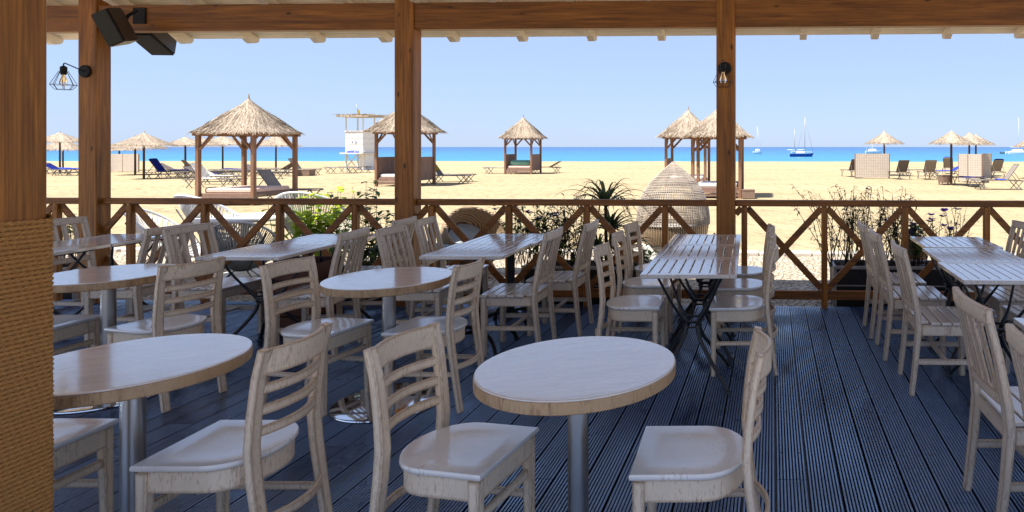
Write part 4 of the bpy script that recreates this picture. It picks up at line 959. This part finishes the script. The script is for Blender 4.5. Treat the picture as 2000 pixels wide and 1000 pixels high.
def stem_plant(name, label, u, Z, z0, n, h, spread, ll, lw, nl, lm, flowers=0, droop=.3, seed=1, lean=.25, depth=.12, fl_r=.02, top_only=.25):
    rnd = random.Random(seed); x, y = near(u, Z); t = thing(name, label, 'plant', (x, y, z0)); st, lf, fls = MB(), MB(), []
    for i in range(n):
        b = Vector((rnd.uniform(-spread, spread), rnd.uniform(-depth, depth), 0)); hh = h*rnd.uniform(.55, 1.0); tip = b+Vector((rnd.gauss(0, lean)*hh, rnd.gauss(0, lean*.5)*hh, hh))
        mid = b.lerp(tip, .5)+Vector((rnd.uniform(-.05, .05), rnd.uniform(-.04, .04), .05)); P = bez([b, mid, tip], 7); st.tube(P, .0035, 4, (.3, .9, .1), scale=[1.3, 1.2, 1.1, 1, .9, .7, .5])
        for k in range(nl):
            q = top_only+(1-top_only)*rnd.random(); p = P[min(5, int(q*6))].lerp(P[min(6, int(q*6)+1)], q*6-int(q*6) if q < 1 else 1); a = rnd.uniform(0, 2*PI); leaf(lf.bm, p, Vector((math.cos(a), math.sin(a), rnd.uniform(-.1, .9))), ll*rnd.uniform(.6, 1.1), lw*rnd.uniform(.7, 1.2), droop*rnd.uniform(.3, 1.4))
        if i < flowers:
            for _ in range(rnd.randint(1, 2)):
                p = tip+Vector((rnd.uniform(-.03, .03), rnd.uniform(-.03, .03), rnd.uniform(-.04, .01)))
                fl = MB()
                for k in range(5): a = 2*PI*k/5+rnd.random(); leaf(fl.bm, p, Vector((math.cos(a), math.sin(a), .5)), fl_r*1.6, fl_r*1.5, .1, segs=2)
                fls.append(fl)
    obj('stems', st, M['stem'], t, sharp=180); obj('foliage', lf, M[lm], t, sharp=180)
    for f_ in fls: obj('flower', f_, M['flower_purple'], t, sharp=180)
    return t
stem_plant('flowering_shrub', 'airy shrub of thin dry leaves in the right-hand planter', 1690, 6.8, .30, 76, .84, .42, .10, .015, 26, 'leaf_olive', 7, .5, 11, .24)
stem_plant('flowering_shrub', 'purple-flowered shrub behind the far end of the right-hand tables', 1825, 6.8, .30, 30, .62, .30, .095, .013, 18, 'leaf_olive', 14, .5, 12, .26, .12, .036)
stem_plant('leafy_plant', 'small bright green plant with purple flowers right of the dry shrub', 1788, 6.85, .30, 18, .46, .10, .085, .042, 18, 'leaf_green', 8, .4, 13, .12, .1, .03)
stem_plant('flowering_shrub', 'purple-flowered shrub between the round wicker chair and the spiky aloe', 1045, 6.8, .30, 44, .68, .24, .11, .024, 24, 'leaf_green', 16, .5, 14, .2, .12, .032)
stem_plant('flowering_shrub', 'narrow-leaved shrub left of the spiky aloe', 1105, 6.8, .30, 26, .78, .14, .13, .018, 28, 'leaf_olive', 0, .5, 15, .16)
stem_plant('leafy_plant', 'bright yellow-green leafy plant left of the middle post', 622, 8.1, -.1, 46, 1.14, .32, .15, .08, 15, 'leaf_lime', 0, .5, 16, .16, .2)
stem_plant('leafy_plant', 'leafy sprigs rising above the railing left of the middle post', 722, 6.9, .26, 18, .92, .18, .12, .046, 18, 'leaf_green', 0, .4, 17, .17)
stem_plant('leafy_plant', 'low green plant at the foot of the railing left of the middle post', 730, 6.85, .26, 14, .30, .2, .12, .06, 7, 'leaf_green', 0, .4, 18, .2)
stem_plant('leafy_plant', 'green plant beside the lantern post at the far left', 128, 6.9, .26, 18, .62, .2, .10, .03, 12, 'leaf_green', 0, .4, 19, .2)
stem_plant('leafy_plant', 'low green cover at the foot of the spiky aloe', 1150, 6.8, .30, 22, .20, .34, .08, .035, 6, 'leaf_green', 0, .4, 20, .2)
stem_plant('leafy_plant', 'small green plant right of the aloe, behind the farthest ladder-back chair', 1262, 6.8, .28, 8, .26, .05, .10, .04, 8, 'leaf_green', 0, .4, 22, .2)
def rosette(bm, rnd, p, n, L_, w_, flat=0.0):
    for i in range(n):
        a = rnd.uniform(0, 2*PI); el = rnd.uniform(.35, 1.45); d = Vector((math.cos(a)*math.cos(el), math.sin(a)*math.cos(el), math.sin(el))); sd = Vector((-math.sin(a), math.cos(a), 0)); l_ = L_*rnd.uniform(.65, 1.15); dr = rnd.uniform(.35, .8)*(1.25-math.sin(el)*.5); prev = None
        for k in range(9):
            q = k/8; c = p+d*l_*q+Vector((math.cos(a)*.25*l_*q*q, math.sin(a)*.25*l_*q*q, -dr*l_*(.35*q*q+.95*q**4))); ww = w_*(1-q)**.7+.001; th_ = Vector((0, 0, ww*.28))
            cur = [bm.verts.new(c-sd*ww*.5+th_), bm.verts.new(c), bm.verts.new(c+sd*ww*.5+th_)]
            if prev:
                for j in range(2): bm.faces.new((prev[j], prev[j+1], cur[j+1], cur[j])).smooth = True
            prev = cur
x, y = near(1185, 6.82); t = thing('spiky_aloe', 'tall spiky aloe with arching leaves in front of the wicker pod', 'plant', (x, y, .30)); rnd = random.Random(31); lf, st = MB(), MB()
for (dx, dy, zz, n, l_) in ((-.01, 0, .60, 54, .56), (.04, .02, .34, 60, .44), (.28, .0, .22, 34, .34), (-.08, -.03, .14, 34, .32), (.14, -.05, .06, 34, .34)):
    rosette(lf.bm, rnd, Vector((dx, dy, zz)), n, l_, .036); st.tube([(dx*.3, dy, -.02), (dx*.8, dy, zz*.6), (dx, dy, zz+.02)], .018, 6)
obj('leaves', lf, M['aloe'], t, sharp=180); obj('stems', st, M['stem'], t)
x, y = near(715, 7.3); t = thing('palm_plant', 'small striped palm plant behind the slatted chairs left of the middle post', 'plant', (x, y, GZ+.02)); lf, st = MB(), MB(); rnd = random.Random(8)
for i in range(9):
    a = rnd.uniform(0, 2*PI); P = bez([(0, 0, .1), (math.cos(a)*.15, math.sin(a)*.15, .75), (math.cos(a)*.5, math.sin(a)*.5, .62)], 14); st.tube(P, .006, 4, (.2, .3, .9)); sd = Vector((-math.sin(a), math.cos(a), 0))
    for k in range(3, 14):
        for s in (-1, 1): leaf(lf.bm, P[k], sd*s+Vector((math.cos(a)*.6, math.sin(a)*.6, -.1)), .26, .022, .5)
obj('fronds', lf, M['leaf_green'], t, sharp=180); obj('stems', st, M['stem'], t, sharp=180)
x, y = near(1792, 7.6); t = thing('flower_pot', 'clay pot on a stand behind the small flowering plant', 'pot', (x, y, PZ)); mb = MB(); mb.lathe([(.0, .30), (.09, .30), (.13, .48), (.145, .50), (.145, .53), (.12, .53), (.115, .50), (0, .49)], 20); obj('pot', mb, M['clay'], t); mb = MB(); mb.lathe([(.10, 0), (.08, .02), (.05, .15), (.09, .30), (0, .30)], 16); obj('stand', mb, M['clay'], t)
# wicker pod
x, y = near(1315, 8.8); t = thing('wicker_pod', 'tall egg-shaped woven wicker pod chair on a white base', 'chair', (x, y, PZ)); prof = [(.452, .44), (.466, .50), (.486, .58), (.486, .68), (.474, .79), (.452, .895), (.405, 1.03), (.305, 1.17), (.160, 1.31), (.07, 1.385), (.02, 1.425)]
def prad(z): return lerp_tab(z, [(b, a) for a, b in prof])
mb = MB(); nr = 40; openc = R(80)
for i in range(nr):
    z = .62+(1.43-.62)*(i/(nr-1)); r_ = prad(z); mb.tube([(r_*math.cos(2*PI*k/56), r_*math.sin(2*PI*k/56), z+random.uniform(-.002, .002)) for k in range(56)], .0052, 4, closed=True)
for k in range(84):
    a = 2*PI*k/84
    mb.tube([(prad(z)*math.cos(a)*1.004, prad(z)*math.sin(a)*1.004, z) for z in (.60, .68, .78, .90, 1.0, 1.1, 1.2, 1.28, 1.35, 1.40, 1.43)], .0060, 4, (1, 0, 0), scale=[1, 1, 1, 1, .95, .85, .7, .6, .5, .4, .3])
obj('woven_shell', mb, M['wicker'], t)
mb = MB(); mb.lathe([(0, .36), (.42, .36), (.454, .44), (.472, .54), (.478, .62), (.466, .62), (.46, .56), (.43, .46), (0, .44)], 48); obj('lower_band', mb, M['wicker_bowl'], t)
mb = MB(); mb.lathe([(0, .45), (.38, .45), (.41, .50), (.38, .56), (0, .58)], 40); obj('seat_cushion', mb, M['cushion_white'], t)
mb = MB(); mb.box((-.07, 0, .18), (.80, .66, .36), None, .02); obj('base', mb, M['white_paint'], t)
# round wicker lounge chair
x, y = near(926, 8.3); t = thing('wicker_lounge_chair', 'round wicker basket chair with a cushion, right of the middle post', 'chair', (x, y, PZ), R(-38)); mb = MB(); ax = Vector((.72, 0, .69)).normalized(); q = Vector((0, 0, 1)).rotation_difference(ax).to_matrix().to_4x4(); c = Vector((0, 0, .50))
mb.lathe([(.0, -.40), (.16, -.37), (.29, -.28), (.375, -.14), (.405, 0), (.395, .10), (.37, .10), (.378, 0), (.35, -.13), (.27, -.25), (.15, -.34), (0, -.365)], 44, cap=False); bmesh.ops.transform(mb.bm, matrix=Matrix.Translation(c) @ q, verts=mb.bm.verts); obj('woven_bowl', mb, M['wicker_bowl'], t, sharp=60)
mb = MB(); mb.tube([(.383*math.cos(2*PI*k/40), .383*math.sin(2*PI*k/40), .105) for k in range(40)], .024, 8, closed=True); bmesh.ops.transform(mb.bm, matrix=Matrix.Translation(c) @ q, verts=mb.bm.verts); obj('rim', mb, M['wicker_bowl'], t)
mb = MB(); mb.lathe([(0, -.24), (.20, -.24), (.27, -.19), (.24, -.14), (0, -.12)], 28, (-.08, 0, 0)); bmesh.ops.transform(mb.bm, matrix=Matrix.Translation(c) @ q, verts=mb.bm.verts); obj('cushion', mb, M['cushion_grey'], t)
mb = MB(); mb.lathe([(.30, 0), (.29, .03), (.22, .16), (.0, .17)], 30); obj('base', mb, M['wicker_bowl'], t)
x, y = near(862, 8.0); t = thing('cushion_stool', 'low stool with a blue-grey cushion between the middle post and basket chair', 'stool', (x, y, PZ), R(10)); mb = MB(); mb.box((0, 0, .17), (.42, .42, .34), None, .02); obj('body', mb, M['wicker_bowl'], t); mb = MB(); mb.box((0, 0, .40), (.44, .44, .11), None, .035); obj('cushion', mb, M['cushion_grey'], t)
# string lounge chairs
def string_chair(label, u, Z, rot, cord, sc=1.0):
    x, y = near(u, Z); t = thing('string_chair', label, 'lounge chair', (x, y, PZ), R(rot), 'round string lounge chairs'); t.scale = (sc, sc, sc)
    def H(a): return Vector((.0-.46*math.cos(a), .44*math.sin(a)*(1-.12*math.cos(a)), .70+.40*math.cos(a)-.04*math.cos(2*a)))
    mb = MB(); mb.tube([H(2*PI*k/48) for k in range(48)], .017, 8, closed=True); obj('hoop', mb, M['mast_pale'], t)
    mb = MB(); S = Vector((.02, 0, .30))
    for k in range(84):
        a = 2*PI*k/84; p = H(a); e_ = S+Vector((.07*math.cos(PI-a), .07*math.sin(a), .0)); m_ = p.lerp(e_, .55)+Vector((-.05*math.cos(a)*0-.02, 0, -.07)); mb.tube(bez([p, m_, e_], 6), .0075, 4, (.3, .5, .2))
        if k % 2: e2 = S+Vector((.07*math.cos(PI-a-.9), .07*math.sin(a+.9), 0)); mb.tube(bez([H(a+.05), H(a+.05).lerp(e2, .55)+Vector((-.02, 0, -.05)), e2], 6), .0065, 4, (.3, .5, .2))
    obj('woven_cords', mb, M[cord], t, sharp=180)
    mb = MB(); mb.tube([(.02+.08*math.cos(2*PI*k/16), .08*math.sin(2*PI*k/16), .295) for k in range(16)], .010, 6, closed=True); obj('seat_ring', mb, M['iron'], t)
    for sx_, sy_ in ((1, 1), (1, -1), (-1, 1), (-1, -1)): mb = MB(); top = (.36, sy_*.30, .45) if sx_ > 0 else (-.28, sy_*.36, .86); mb.tube([top, (sx_*.10, sy_*.10, .28), (sx_*.33, sy_*.32, .0)], .011, 6); obj('leg', mb, M['iron'], t)
string_chair('white string lounge chair with its hoop above the railing, before the large near hut', 428, 8.5, 75, 'cord_white', .98)
string_chair('white string lounge chair leaning up beside the yellow-green plant', 612, 8.7, 100, 'cord_white', 1.0)
string_chair('white string lounge chair low behind the railing right of the lantern post', 315, 8.4, 20, 'cord_white', .82)
string_chair('grey string lounge chair close behind the railing, behind the dark slatted table', 470, 7.5, 120, 'cushion_grey', .76)
x, y = near(478, 8.35); t = thing('white_table', 'white round outdoor table among the string chairs', 'table', (x, y, PZ)); mb = MB(); mb.lathe([(0, .71), (.50, .71), (.51, .73), (.50, .75), (0, .75)], 48); obj('tabletop', mb, M['white_paint'], t); mb = MB(); mb.lathe([(.30, 0), (.29, .03), (.05, .06), (.045, .71)], 24); obj('pedestal', mb, M['white_paint'], t)
